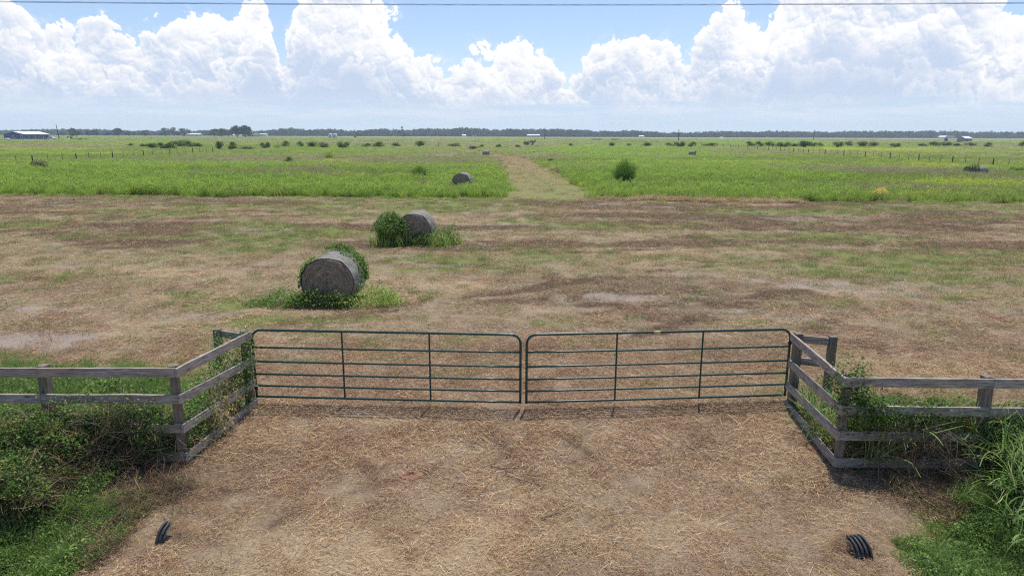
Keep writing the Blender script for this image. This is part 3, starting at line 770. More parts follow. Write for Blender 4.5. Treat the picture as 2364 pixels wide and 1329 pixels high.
def board(name, p0, p1, h, th, mt, parent, zup=True):
    """board with top edge from p0 to p1; its own x axis runs along its length"""
    d = Vector(p1)-Vector(p0); L_ = d.length
    b = bmesh.new(); n = max(2, int(L_/0.4)); vs_ = []
    for i in range(n+1):
        x = L_*i/n; w1 = random.uniform(-.003, .003); w2 = random.uniform(-.004, .004)
        vs_.append([b.verts.new((x, y+w1, z+w2)) for y, z in ((-th/2, -h), (th/2, -h), (th/2, 0), (-th/2, 0))])
    for i in range(n):
        for k in range(4): b.faces.new((vs_[i][k], vs_[i][(k+1) % 4], vs_[i+1][(k+1) % 4], vs_[i+1][k]))
    b.faces.new(vs_[0][::-1]); b.faces.new(vs_[-1]); bmesh.ops.recalc_face_normals(b, faces=b.faces[:])
    ed = [e for e in b.edges if len(e.link_faces) == 2 and e.link_faces[0].normal.dot(e.link_faces[1].normal) < 0.5]
    bmesh.ops.bevel(b, geom=ed, offset=0.006, segments=2, profile=0.5, affect='EDGES')
    me = bpy.data.meshes.new(name); b.to_mesh(me); b.free(); o = link(name, me, mt, parent)
    q = d.to_track_quat('X', 'Z'); o.rotation_euler = q.to_euler()
    o.location = Vector(p0) - (parent.location if parent else Vector())
    return o
def post(x, y, z0, z1, s, parent, lean=(0, 0)):
    # built lying along its own x axis so that the grain runs up the post
    d = Vector((lean[0], lean[1], z1-z0))
    b = bmesh.new(); bmesh.ops.create_cube(b, size=1)
    for v in b.verts: v.co = Vector(((v.co.x+.5)*d.length, v.co.y*s, v.co.z*s))
    bmesh.ops.bevel(b, geom=b.edges[:], offset=0.007, segments=2, profile=0.5, affect='EDGES')
    me = bpy.data.meshes.new('post'); b.to_mesh(me); b.free(); o = link('post', me, m_post, parent)
    o.rotation_euler = d.to_track_quat('X', 'Y').to_euler(); o.location = Vector((x, y, z0))-parent.location
    return o
RH = 0.142; TH = 0.042
def fence(side, C, G, ctops, gtops, label, endx, mids, dy, back):
    T = thing('board_fence', label, 'fence', (C[0], C[1], 0), 0, 'weathered board fences flanking the gate')
    ps = 0.135; off = ps/2+TH/2+0.002
    # the corner, gate and back posts; the rails are nailed on the drive side and on the front
    out = side
    post(C[0]+out*off, C[1]+off, -0.6, ctops[0]+0.012, ps, T, (0.01*side, 0.02))
    post(G[0]+out*off, G[1]-0.02, -0.5, gtops[0]+0.02, ps, T)
    post(back[0], back[1], -0.5, back[2]+0.01, 0.125, T)
    dirg = Vector((G[0]-C[0], G[1]-C[1])).normalized()
    for zc, zg in zip(ctops, gtops):
        board('rail', (C[0], C[1]-TH/2-0.004, zc), (G[0], G[1]+0.055, zg), RH, TH, m_wood, T)
    xs = C[0]+side*TH/2+side*0.003
    for zc in ctops:
        x0 = xs
        for i, xm in enumerate(mids):
            if abs(xm) > abs(endx): break
            j0 = random.uniform(-.004, .004)
            board('rail', (x0, C[1]+dy*abs(x0-C[0]), zc), (xm, C[1]+dy*abs(xm-C[0]), zc+j0), RH, TH, m_wood, T)
            x0 = xm+side*0.004
    for xm, ln in zip(mids, (0.0, .01, -.01, 0.02)):
        if abs(xm) > abs(endx)+.1: break
        post(xm, C[1]+dy*abs(xm-C[0])+off, -0.9, ctops[0]+0.012, ps, T, (-0.03*side, ln))
    for zt in back[3]:
        board('rail', (G[0]+out*(off+ps/2+.003), G[1]+0.0, zt), (back[0]-side*0.066, back[1], zt), RH-.01, TH, m_wood, T)
    return T
CL = (-4.93, 9.53); CR = (4.84, 9.40)
fence(-1, CL, (-4.70, 11.78), (1.51, 1.10, 0.63, 0.17), (1.41, 0.93, 0.50, 0.12), 'weathered board fence on the left, its lower boards buried in dark green vines', -10.7, (-6.98, -8.85, -10.7), 0.0,
      (-5.36, 11.95, 1.40, (1.38,)))
fence(1, CR, (5.08, 11.86), (1.45, 1.01, 0.61, 0.18), (1.38, 0.88, 0.45, 0.09), 'weathered board fence on the right, a leafy vine draped over its corner post', 11.2, (6.98, 9.1, 11.2), -0.02,
      (5.74, 11.72, 1.37, (1.35, 0.93)))

# ------------------------------------------------------------------ culvert pipe ends
m_pipe = m_plain('black_corrugated_plastic', (0.045, 0.045, 0.047), 0.62, 0.35, 0.5, 14)
def culvert(c, side, arcs, label):
    T = thing('culvert_pipe', label, 'pipe', (c.x, c.y, float(hgt(c.x, c.y))), 0, 'black corrugated culvert ends beside the drive')
    r = 0.215; n = len(arcs)
    T.location.z += -0.045
    T.rotation_euler = (0, 0, R(6*side))
    for k, (a0, a1) in enumerate(arcs):
        x = -side*k*0.055
        MB().tube(arc((x, 0, 0), r, R(a0), R(a1), 20, 1), 0.0155, 8).build('rib', m_pipe, T, True)
    b = MB()
    wall = []
    for k in range(n*2+1):
        x = side*0.02 - side*k*(0.055*n)/(n*2); wall.append([(x, (r-0.022)*math.cos(a), (r-0.022)*math.sin(a)) for a in np.linspace(1.25, 3.0, 20)])
    v = [p for row in wall for p in row]; f = [(i*20+j, i*20+j+1, (i+1)*20+j+1, (i+1)*20+j) for i in range(n*2) for j in range(19)]
    b.add(v, f).build('pipe_wall', m_pipe, T, True)
    return T
pr = at(1990, 1262, 0.0); pl = at(384, 1233, 0.0)
culvert(pr, 1, ((60, 190), (66, 150), (68, 146), (72, 140)), 'black corrugated pipe end with four ribs showing in the straw on the right')
culvert(pl, -1, ((80, 185), (88, 135)), 'black corrugated pipe end mostly buried in straw on the left')

# ------------------------------------------------------------------ round hay bales
m_hay, t = mat('old_hay', 0.95, 0.08)
oc = texco(t); s_ = t.new('ShaderNodeSeparateXYZ'); t.put(s_.inputs[0], oc)
rad = t.math('SQRT', t.add(t.mul(s_.outputs[0], s_.outputs[0]), t.mul(s_.outputs[2], s_.outputs[2])))
ang = t.math('ARCTAN2', s_.outputs[0], s_.outputs[2])
sn = t.noise(t.comb(t.mul(rad, 20), t.mul(ang, 1.6), t.mul(s_.outputs[1], 3)), 1.0, 5, 0.7)
fn = t.noise(oc, 30, 4, 0.7)
c = t.ramp(t.mul(t.add(sn, fn), 0.5), [(0.38, (0.09, 0.068, 0.05)), (0.5, (0.29, 0.22, 0.165)), (0.62, (0.50, 0.40, 0.31))])
t.put(t.p.inputs['Base Color'], c); bump(t, t.add(sn, fn), 1.0, 0.03)
m_net, t = mat('bale_net_wrap', 0.7, 0.25)
oc = texco(t); s1 = t.new('ShaderNodeVectorMath', operation='MULTIPLY'); t.put(s1.inputs[0], oc); s1.inputs[1].default_value = (1, 9, 1)
n = t.noise(s1.outputs[0], 2.2, 5, 0.65); n2 = t.noise(oc, 3.2, 5, 0.7)
c = t.ramp(n, [(0.3, (0.13, 0.12, 0.10)), (0.5, (0.26, 0.25, 0.22)), (0.7, (0.42, 0.41, 0.37))])
c = t.mix(t.mul(t.step(n2, .5, .7), 0.75), c, (0.15, 0.125, 0.09))
t.put(t.p.inputs['Base Color'], c); bump(t, t.add(n, n2), 1.0, 0.06)
BALE = {}
def bale_meshes():
    r = 0.76; L_ = 1.5; seg = 56
    def rr(a, y, k=1.0):
        x = math.sin(a)*r*k; z = math.cos(a)*r*k
        z = max(z, -r*0.93)
        w_ = 0.024*math.sin(3*a+y*2)+0.014*math.sin(7*a+1+y*5)+0.008*math.sin(13*a-y*9)
        q = 1+w_*k
        return (x*q*(1.03 if z < 0 else 1), y, z*q*(0.95 if z > 0 else .985))
    v = []; f = []
    prof = [(0.0, -L_/2-0.015), (0.12, -L_/2-0.02), (0.3, -L_/2-0.012), (0.5, -L_/2-0.018), (0.7, -L_/2-0.01), (0.86, -L_/2+0.002), (0.95, -L_/2+0.02), (0.985, -L_/2+0.06)]
    prof = prof + [(0.985, y) for y in np.linspace(-L_/2+.2, L_/2-.2, 7)] + [(k, -y) for k, y in prof[::-1]]
    for k, y in prof:
        for i in range(seg):
            a = 2*math.pi*i/seg; x_, y_, z_ = rr(a, y, k)
            v.append((x_, y_+random.uniform(-.008, .008)*(k < .96), z_))
    for j in range(len(prof)-1):
        for i in range(seg): f.append((j*seg+i, j*seg+(i+1) % seg, (j+1)*seg+(i+1) % seg, (j+1)*seg+i))
    core = np_mesh('hay_roll', v, f, smooth=True)
    v = []; f = []; ys_ = np.linspace(-L_/2+0.035, L_/2-0.035, 20)
    for y in ys_:
        for i in range(seg):
            a = 2*math.pi*i/seg; x_, y_, z_ = rr(a, y+0.015*math.sin(5*a), 1.012+random.uniform(-.004, .004)); v.append((x_, y_, z_))
    for j in range(len(ys_)-1):
        for i in range(seg): f.append((j*seg+i, j*seg+(i+1) % seg, (j+1)*seg+(i+1) % seg, (j+1)*seg+i))
    net = np_mesh('net_wrap', v, f, smooth=True)
    # loose stalks standing out of the two end faces
    pr_ = []
    vv, ff, cc = blades(520, 0.72, (0.05, 0.16), (0.004, 0.008), (-0.1, 0.5), np.array([(.30,.25,.21),(.42,.35,.28),(.18,.15,.13)]), 3, 0.6, (0, 0.012))
    A = vv.copy(); A[:, 0] = vv[:, 0]; A[:, 2] = vv[:, 1]; A[:, 1] = -L_/2-0.012-vv[:, 2]*0.6
    B_ = A.copy(); B_[:, 1] *= -1
    A[:, 2] = np.maximum(A[:, 2], -.6); B_[:, 2] = np.maximum(B_[:, 2], -.6)
    v3, f3, c3 = blades(700, 1.0, (0.06, 0.22), (0.004, 0.008), (-0.1, 0.35), np.array([(.26,.24,.20),(.34,.31,.26),(.17,.14,.11)]), 3, 0.5, (0, 0.012))
    n3 = len(v3)//8; an = np.repeat(rng.uniform(-1.9, 1.9, n3), 8); yo = np.repeat(rng.uniform(-.66, .66, n3), 8)
    ctr = np.repeat(v3.reshape(n3, 8, 3)[:, :1], 8, 1).reshape(-1, 3); lx, ly, lz = (v3-ctr).T
    rr3 = r*1.025+np.maximum(v3[:, 2], .0)*.7; aa = an+lx/r
    C3 = np.stack([np.sin(aa)*rr3*1.01, yo+ly, np.maximum(np.cos(aa)*rr3*.985, -.6)], 1)
    loose = leafy_mesh('loose_hay', [(A, ff, cc), (B_, ff, cc), (C3, f3, c3)], m_straw)
    core.materials.append(m_hay); net.materials.append(m_net)
    return core, net, loose
bm_core, bm_net, bm_loose = bale_meshes()
def bale(x, y, rz, label, sc=1.0, z=None, tilt=0.0, shortL=1.0):
    T = thing('round_hay_bale', label, 'hay bale', (x, y, (0.76*0.90*sc if z is None else z)), rz, 'old round hay bales')
    T.rotation_euler = (0, tilt, rz); T.scale = (sc, sc*shortL, sc)
    for nm, me in (('hay_roll', bm_core), ('net_wrap', bm_net), ('loose_hay', bm_loose)):
        link(nm, me, None, T)
    return T
def ground_at(px, py): return at(px, py, 0.0)
p = ground_at(760, 706); b1 = Vector((p.x, p.y+0.75, 0)); bale(b1.x, b1.y, R(-2), 'big grey round bale nearest the gate, with vines creeping over it', 1.0)
p = ground_at(957, 565); b2 = Vector((p.x, p.y+0.75, 0)); bale(b2.x, b2.y, R(-3), 'round bale standing between a leafy green bush and low weeds', 1.0)
p = ground_at(1068, 437); b3 = Vector((p.x, p.y+0.3, 0)); bale(b3.x, b3.y, R(-8), 'round bale sunk in tall meadow grass, only its arched top showing', 1.04)
p = ground_at(1122, 361); bale(p.x, p.y, R(88), 'small pale bale beside the far bend of the mown track', 1.0)
p = ground_at(1598, 361.5); bale(p.x, p.y, R(62), 'distant silvery bale lying sideways in the open meadow', 1.0)
p = ground_at(2239, 405.5); bale(p.x, p.y, R(100), 'darker bale under green creeper, left one of the touching pair by the wire fence', .84, shortL=.98)
p = ground_at(2264, 405.5); bale(p.x-0.05, p.y, R(87), 'greyer bale, right one of the touching pair by the wire fence', .84, shortL=.86)
VINE = np.array([(.07,.16,.025),(.11,.22,.035),(.16,.28,.05),(.05,.11,.02)])
BRIGHT = np.array([(.13,.25,.04),(.18,.31,.05),(.24,.35,.07),(.10,.19,.03)])
def on_bale(n, a0, a1, y0, y1, c, r=0.80):
    a = rng.uniform(a0, a1, n); y = rng.uniform(y0, y1, n); q = r+np.abs(rng.normal(0, .06, n))*(.3+1.4*vn(a*1.5, y, .25, 3))
    return np.stack([c.x+np.sin(a)*q, c.y+y, np.maximum(c.z+0.68+np.cos(a)*q, 0.03)], 1)
def heap(n, cx, cy_, rx, ry, h_, pw=0.5):
    a = rng.random(n)*6.28; r = rng.random(n)**pw
    z = h_*np.sqrt(np.maximum(1-r*r, 0))*rng.random(n)**0.5*(0.6+0.8*vn(cx+np.cos(a)*r*rx, cy_+np.sin(a)*r*ry, .35, 5))
    return np.stack([cx+np.cos(a)*r*rx, cy_+np.sin(a)*r*ry, z+0.02+hgt(cx+np.cos(a)*r*rx, cy_+np.sin(a)*r*ry)], 1)
def plant(name, label, cat, pts_, size, pal, extra=(), group=None, base=None, mt=None, up=0.6, part='foliage'):
    base = Vector(base) if base is not None else Vector((float(np.mean(pts_[:, 0])), float(np.mean(pts_[:, 1])), 0))
    T = thing(name, label, cat, base, 0, group)
    v, f, c = join([leaves(pts_, size, pal, up)]+[e for e in extra])
    v = v-np.array(base); me = np_mesh(part, v, f, c); link(part, me, mt or m_leaf, T)
    return T
def stems(n, pts0, pts1, wd=(0.006, 0.012), pal=BRN, sag=0.12, seg=6, wob=0.05):
    """thin wandering runners between two clouds of points"""
    P0 = pts0[rng.integers(0, len(pts0), n)]; P1 = pts1[rng.integers(0, len(pts1), n)]
    V = np.zeros((n, seg+1, 2, 3)); w_ = rng.uniform(*wd, n)[:, None]
    sdv = rng.normal(size=(n, 3)); sdv /= np.linalg.norm(sdv, axis=1)[:, None]
    for s in range(seg+1):
        k = s/seg; p = P0*(1-k)+P1*k; p = p+rng.normal(0, wob, (n, 3))*(0 < s < seg); p[:, 2] -= sag*4*k*(1-k)*rng.random(n)
        V[:, s, 0] = p-sdv*w_/2; V[:, s, 1] = p+sdv*w_/2
    i = np.arange(n)[:, None]*(seg+1)*2
    F = np.concatenate([i+np.array([[2*s, 2*s+1, 2*s+3, 2*s+2]]) for s in range(seg)]).reshape(-1, 4)
    c = pal[rng.integers(0, len(pal), n)]*rng.uniform(.8, 1.3, n)[:, None]
    return V.reshape(-1, 3), F, np.repeat(c, (seg+1)*2, 0)
# vines of the near bale
vb = np.concatenate([on_bale(800, -0.2, 1.75, 0.42, 0.80, b1), on_bale(160, -0.5, 0.3, 0.6, .82, b1), on_bale(520, -1.75, -0.7, -0.80, 0.1, b1),
                     on_bale(420, 0.2, 1.8, 0.0, 0.6, b1, .75), heap(900, b1.x-1.15, b1.y-.5, .95, .7, .42), heap(1000, b1.x-.45, b1.y-.95, .8, .32, .42), heap(300, b1.x-2.0, b1.y-.6, .6, .35, .12)])
vb2 = np.concatenate([heap(900, b1.x+1.2, b1.y-.35, .75, .75, .55), heap(420, b1.x+.45, b1.y-1.0, .5, .28, .5), heap(350, b1.x+1.75, b1.y-.7, .5, .35, .2)])
plant('creeping_vine', 'bright green vine climbing over the bale nearest the gate', 'vine', vb, (.05, .10), BRIGHT,
      [stems(60, vb[:900], vb[-900:], (.006, .01), GRN)])
plant('weed_clump', 'loose weeds at the lower right of the bale nearest the gate', 'weeds', vb2, (.04, .09), np.concatenate([BRIGHT, OLIVE*1.3]),
      [tuple((lambda q: (q[0]+np.array([b1.x+1.25, b1.y-.4, 0.0]), q[1], q[2]))(blades(260, .85, (.25, .6), (.006, .012), (.8, 1.45), np.concatenate([OLIVE*1.5, BRIGHT]))))])
# bush and weeds of the second bale
pb = ground_at(898, 570)
def bush_pts(n, c, rx, ry, h_, wide=0.75, low=0.1):
    """upright brushy crown, wider near the top"""
    k = rng.random(n)**0.75; a = rng.random(n)*6.28; r = rng.random(n)**0.45
    prof = np.interp(k, [0, .25, .7, .92, 1], [.72, .95, 1.0, wide, .45])
    lump = 0.62+0.6*vn(a*2.2+7, k*3, .8, 77)
    return np.stack([c.x+np.cos(a)*r*rx*prof*lump, c.y+np.sin(a)*r*ry*prof*lump, (low+k*h_*(1-.18*r)*(0.70+.45*vn(np.cos(a)*r*3+5, np.sin(a)*r*3+5, .6, 9)))], 1)
q = bush_pts(5200, Vector((pb.x, pb.y+.6, 0)), .84, .8, 1.5)
plant('leafy_bush', 'leafy bright green bush left of the second bale', 'bush', q, (.06, .12), VINE*1.25,
      [(lambda e: (e[0]+np.array([pb.x, pb.y+.6, 0]), e[1], e[2]))(blades(120, .5, (.8, 1.5), (.012, .02), (1.0, 1.5), BRN, 4, .1)), (lambda e: (e[0]+np.array([pb.x, pb.y+.5, 0.0]), e[1], e[2]))(blades(500, .95, (.3, .95), (.012, .03), (1.0, 1.5), np.concatenate([VINE*1.2, OLIVE]), 3, .3))])
pw_ = ground_at(1003, 567)
q = np.concatenate([heap(2200, pw_.x-.1, pw_.y+.35, 1.0, .75, .72), heap(700, pw_.x-.75, pw_.y+.1, .5, .5, .5), heap(500, pw_.x+.8, pw_.y+.5, .35, .4, .75)])
plant('weed_clump', 'low green weeds at the right of the second bale', 'weeds', q, (.05, .10), np.concatenate([VINE*1.2, BRIGHT]),
      [(lambda e: (e[0]+np.array([pw_.x+.3, pw_.y+.4, 0]), e[1], e[2]))(blades(420, .95, (.35, .8), (.008, .016), (.9, 1.5), np.concatenate([LUSH*1.6, OLIVE])))])
p6 = at(2239, 405.5)
q = np.stack([p6.x+rng.uniform(-.75, .7, 420), p6.y-.62+rng.normal(0, .12, 420)*1.0, np.abs(rng.normal(1.0, .28, 420))], 1)
plant('creeping_vine', 'dark creeper hanging over the left bale of the far pair', 'vine', q, (.10, .2), VINE)
# fallen yellow hay
ph = at(2030, 462)
e = blades(1500, .62, (.2, .55), (.012, .025), (-.2, .9), np.array([(.70,.52,.11),(.78,.60,.17),(.55,.38,.08)]), 3, .8, (0, .1))
v = e[0]; v[:, 2] = v[:, 2]*.6+0.85*np.exp(-((v[:, 0]-.2)**2+v[:, 1]**2)/.55); v[:, 0] *= 1.15
v *= .72; v[:, 2] += .12
T = thing('hay_pile', 'small heap of yellow hay at the edge of the tall grass', 'hay', (ph.x, ph.y+.2, 0.15)); link('loose_hay', np_mesh('loose_hay', v, e[1], e[2]), m_straw, T)

# ------------------------------------------------------------------ undergrowth round the board fences
def dome(n, R_, H_, size, pal, up=0.5):
    a = rng.random(n)*6.28; r = np.sqrt(rng.random(n)); z = H_*np.sqrt(1-r*r*.9)*rng.random(n)**.4
    return leaves(np.stack([R_*r*np.cos(a), R_*r*np.sin(a), z], 1), size, pal, up)
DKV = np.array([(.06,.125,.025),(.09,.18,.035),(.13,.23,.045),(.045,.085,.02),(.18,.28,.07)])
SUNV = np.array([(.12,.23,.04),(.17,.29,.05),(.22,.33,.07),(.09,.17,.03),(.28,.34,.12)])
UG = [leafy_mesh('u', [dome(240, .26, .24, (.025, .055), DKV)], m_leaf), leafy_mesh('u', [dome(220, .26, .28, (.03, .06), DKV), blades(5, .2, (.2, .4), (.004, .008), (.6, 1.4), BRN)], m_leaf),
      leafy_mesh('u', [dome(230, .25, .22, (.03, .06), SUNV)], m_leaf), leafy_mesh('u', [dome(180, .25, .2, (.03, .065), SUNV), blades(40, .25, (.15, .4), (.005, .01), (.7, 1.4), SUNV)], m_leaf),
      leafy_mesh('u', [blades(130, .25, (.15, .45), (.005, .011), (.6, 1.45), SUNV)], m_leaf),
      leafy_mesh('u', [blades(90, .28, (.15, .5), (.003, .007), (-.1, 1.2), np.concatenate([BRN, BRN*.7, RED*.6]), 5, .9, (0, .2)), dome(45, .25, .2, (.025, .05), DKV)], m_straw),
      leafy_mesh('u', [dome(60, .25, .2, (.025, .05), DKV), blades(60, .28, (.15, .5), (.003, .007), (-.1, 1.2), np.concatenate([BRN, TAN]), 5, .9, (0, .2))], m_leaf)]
protos('under', UG)
UP = []; US = []; UI = []; UR = []
def grow(poly, n, kinds, h0=0.0, h1=0.0, s=(.7, 1.2), at_z=0.0, world_poly=None, tiltr=.35):
    P2 = [(q[0], q[1]) for q in (world_poly or [at(px, py, at_z) for px, py in poly])]
    xs_ = [q[0] for q in P2]; ys_ = [q[1] for q in P2]; got = 0; X_ = []; Y_ = []
    while got < n:
        x = rng.uniform(min(xs_), max(xs_), 4*n); y = rng.uniform(min(ys_), max(ys_), 4*n); ins = np.zeros(len(x), bool); j = len(P2)-1
        for i in range(len(P2)):
            xi, yi = P2[i]; xj, yj = P2[j]
            if yi != yj:
                ins ^= ((yi > y) != (yj > y)) & (x < (xj-xi)*(y-yi)/(yj-yi)+xi)
            j = i
        X_.append(x[ins]); Y_.append(y[ins]); got += ins.sum()
    x = np.concatenate(X_)[:n]; y = np.concatenate(Y_)[:n]
    x = x+rng.normal(0, .13, n); y = y+rng.normal(0, .13, n)
    lump = fbm(x, y, .8, 201, 3)
    z = hgt(x, y)+h0+(h1-h0)*rng.random(n)*(0.3+1.1*lump)
    UP.append(np.stack([x, y, z], 1)); US.append(rng.uniform(*s, n)); UI.append(rng.choice(kinds, n))
    UR.append(np.stack([rng.normal(0, tiltr, n), rng.normal(0, tiltr, n), rng.random(n)*6.28], 1))
def flush(name, label):
    scatter(name, 'under', np.concatenate(UP), np.concatenate(US), np.concatenate(UI), np.concatenate(UR), kind='stuff', label=label)
    UP.clear(); US.clear(); UI.clear(); UR.clear()
# left: sunlit weeds behind the fence, dark mound under and in front of it, weeds down to the corner
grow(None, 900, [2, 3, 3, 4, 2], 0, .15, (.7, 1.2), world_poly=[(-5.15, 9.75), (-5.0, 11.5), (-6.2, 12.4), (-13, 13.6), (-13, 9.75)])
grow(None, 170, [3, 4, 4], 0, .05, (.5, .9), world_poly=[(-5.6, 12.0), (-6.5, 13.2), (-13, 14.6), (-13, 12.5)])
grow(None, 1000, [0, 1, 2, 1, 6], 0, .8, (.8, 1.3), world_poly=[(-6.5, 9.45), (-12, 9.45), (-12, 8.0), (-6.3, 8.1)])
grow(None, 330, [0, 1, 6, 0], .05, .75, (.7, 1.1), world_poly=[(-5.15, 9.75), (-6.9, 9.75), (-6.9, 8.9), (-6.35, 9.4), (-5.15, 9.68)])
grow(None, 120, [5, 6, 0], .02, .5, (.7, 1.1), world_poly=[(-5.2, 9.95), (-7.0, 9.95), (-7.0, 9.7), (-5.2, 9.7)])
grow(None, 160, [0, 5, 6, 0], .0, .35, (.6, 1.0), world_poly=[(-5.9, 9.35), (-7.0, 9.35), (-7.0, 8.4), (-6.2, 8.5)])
grow([(0, 1080), (190, 1100), (225, 1165), (190, 1220), (140, 1290), (30, 1345), (-200, 1500), (-300, 1080)], 1000, [2, 3, 2, 3, 0, 4], 0, .22, (.5, 1.0))
grow([(200, 1120), (330, 1160), (300, 1230), (200, 1290), (180, 1180)], 110, [6, 5, 3, 0], 0, .1, (.4, .8))
grow([(330, 1090), (430, 1100), (380, 1190), (280, 1190)], 25, [5, 5, 6], 0, .05, (.5, .9))
flush('left_undergrowth', 'dense leafy weeds and vines under and behind the left board fence')
# right
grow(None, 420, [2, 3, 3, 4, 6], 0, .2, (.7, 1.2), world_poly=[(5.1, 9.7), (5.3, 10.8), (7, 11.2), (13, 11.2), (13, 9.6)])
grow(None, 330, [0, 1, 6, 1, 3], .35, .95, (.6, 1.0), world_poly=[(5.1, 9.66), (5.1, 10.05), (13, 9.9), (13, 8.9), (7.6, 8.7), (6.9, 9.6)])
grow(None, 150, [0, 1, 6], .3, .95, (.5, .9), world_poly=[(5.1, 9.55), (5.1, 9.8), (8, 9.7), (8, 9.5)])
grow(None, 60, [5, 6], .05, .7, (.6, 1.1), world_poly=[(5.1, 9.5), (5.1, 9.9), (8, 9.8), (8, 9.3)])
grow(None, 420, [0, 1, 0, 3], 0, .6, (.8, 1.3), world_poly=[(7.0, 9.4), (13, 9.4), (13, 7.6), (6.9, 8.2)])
grow([(2250, 1130), (2420, 1100), (2700, 1250), (2700, 1500), (2130, 1345), (2150, 1260), (2210, 1200)], 620, [2, 3, 0, 4, 2], 0, .2, (.5, 1.0))
grow([(2130, 1230), (2230, 1180), (2230, 1300), (2150, 1329)], 60, [4, 3], 0, .05, (.4, .7))
grow([(1980, 1090), (2230, 1110), (2220, 1180), (2050, 1140)], 20, [5, 5, 6], 0, .05, (.5, .9))
flush('right_undergrowth', 'tangled leafy weeds and vines under the right board fence')

def along(p0, p1, n, sx=.08, sz=.1):
    k = rng.random(n)[:, None]; q = np.array(p0)*(1-k)+np.array(p1)*k
    return q+np.stack([rng.normal(0, sx, n), rng.normal(0, .08, n), rng.normal(0, sz, n)], 1)
def shift(e, d): return (e[0]+np.array(d), e[1], e[2])
# vine along the left wing: thick near the gate post, with hanging dry stalks
wp = np.concatenate([along((-4.80, 11.6, 1.0), (-5.0, 11.2, .35), 1700, .13, .30), along((-4.95, 11.5, .75), (-5.05, 9.9, .40), 3200, .16, .27),
                     along((-4.70, 11.75, 1.35), (-4.80, 11.5, .3), 600, .07, .25), along((-5.25, 11.7, 1.2), (-5.1, 11.2, .8), 500, .12, .15), along((-4.95, 9.9, .6), (-4.93, 9.55, .4), 160, .07, .3)])
dry = [stems(90, along((-4.86, 11.4, 1.0), (-4.93, 10.3, .8), 60), along((-4.75, 11.3, .35), (-4.9, 10.2, .2), 60), (.005, .010), np.concatenate([TAN, GREY]), .1),
       stems(70, along((-4.9, 11.0, .65), (-4.92, 10.2, .6), 60), along((-4.7, 10.9, .05), (-4.85, 10.0, .1), 60), (.006, .012), TAN, -.1)]
plant('climbing_vine', 'green vine with hanging dry stalks on the left wing beside the gate post', 'vine', wp, (.03, .065), np.concatenate([DKV*1.2, SUNV]), dry)
# dry twigs dangling below the left fence
a0 = along((-5.2, 9.45, 1.0), (-7.2, 9.3, 1.0), 80, .1, .1); a1 = along((-5.1, 9.2, .1), (-7.2, 8.6, .1), 80, .1, .12)
lv = along((-5.3, 9.45, 1.02), (-6.9, 9.42, .98), 420, .05, .09)
plant('trailing_vine', 'thin leafless runners dangling below the left fence boards', 'vine', lv, (.025, .05), np.concatenate([OLIVE, DKV]), [stems(120, a0, a1, (.003, .006), np.concatenate([BRN, BRN, GREY*.7]), .2, 9, .09)])
# right corner post wrapped in vine
rp = np.concatenate([along((5.0, 9.5, 1.5), (5.15, 9.45, .75), 1500, .14, .16), along((5.0, 9.35, 1.1), (5.6, 9.35, .75), 900, .16, .16), along((4.84, 9.7, 1.35), (4.9, 9.4, .95), 260, .05, .14),
                     along((5.3, 9.4, .95), (6.5, 9.42, .85), 900, .2, .10)])
plant('climbing_vine', 'dark leafy vine wrapped over the right corner post', 'vine', rp, (.03, .07), np.concatenate([DKV, SUNV[:2]]),
      [stems(120, along((5.1, 9.3, .9), (6.6, 9.2, .75), 60), along((5.1, 9.05, .05), (6.8, 8.8, .05), 60), (.003, .006), np.concatenate([BRN, BRN, GREY*.7]), .15, 9, .08)])
# broad-bladed grass
JG = np.array([(.20,.33,.08),(.28,.38,.12),(.14,.25,.05),(.36,.40,.17)])
def broad(n, L=(.5, 1.0), W=(.014, .028), R_=.15, pal=JG, tilt=(.7, 1.45)):
    return blades(n, R_, L, W, tilt, pal, 7, 1.0)
def grass_thing(label, spots, name='tall_grass'):
    base = Vector((spots[0][0], spots[0][1], 0)); T = thing(name, label, 'grass', base)
    v, f, c = join([shift(broad(n, L), (x-base.x, y-base.y, z)) for x, y, z, n, L in spots])
    link('blades', np_mesh('blades', v, f, c), m_leaf, T); return T
grass_thing('arching pale grass inside the right wing next to the gate post', [(5.25, 11.2, .1, 70, (.5, .9)), (5.2, 10.6, .1, 70, (.5, .9)), (5.35, 11.6, .05, 50, (.4, .8)), (5.15, 10.1, .1, 40, (.4, .8))])
gs = []
for px, py, z, n_, L_ in ((2335,1040,.60,42,(.4,.8)),(2362,1100,.45,46,(.4,.85)),(2320,1110,.35,30,(.4,.7)),(2290,1010,.60,22,(.3,.7)),(2345,1180,.25,26,(.3,.6)),(2400,1030,.7,36,(.4,.8)),(2250,1040,.45,14,(.3,.6)),(2370,1240,.15,20,(.3,.5))):
    q = at(px, py, z); gs.append((q.x, q.y, z-.12, n_, L_))
grass_thing('broad pale grass blades sprawling at the right frame edge below the fence', gs)
grass_thing('broad grass blades poking up through the right fence boards', [(5.75, 9.5, .35, 40, (.5, 1.0)), (6.2, 9.45, .35, 40, (.5, 1.0)), (6.9, 9.3, .6, 30, (.5, .9)), (7.4, 9.3, .6, 30, (.5, .9)), (5.9, 9.45, .55, 26, (.4, .7)), (6.4, 9.45, .6, 22, (.4, .7)), (5.35, 9.25, .2, 26, (.4, .8))])
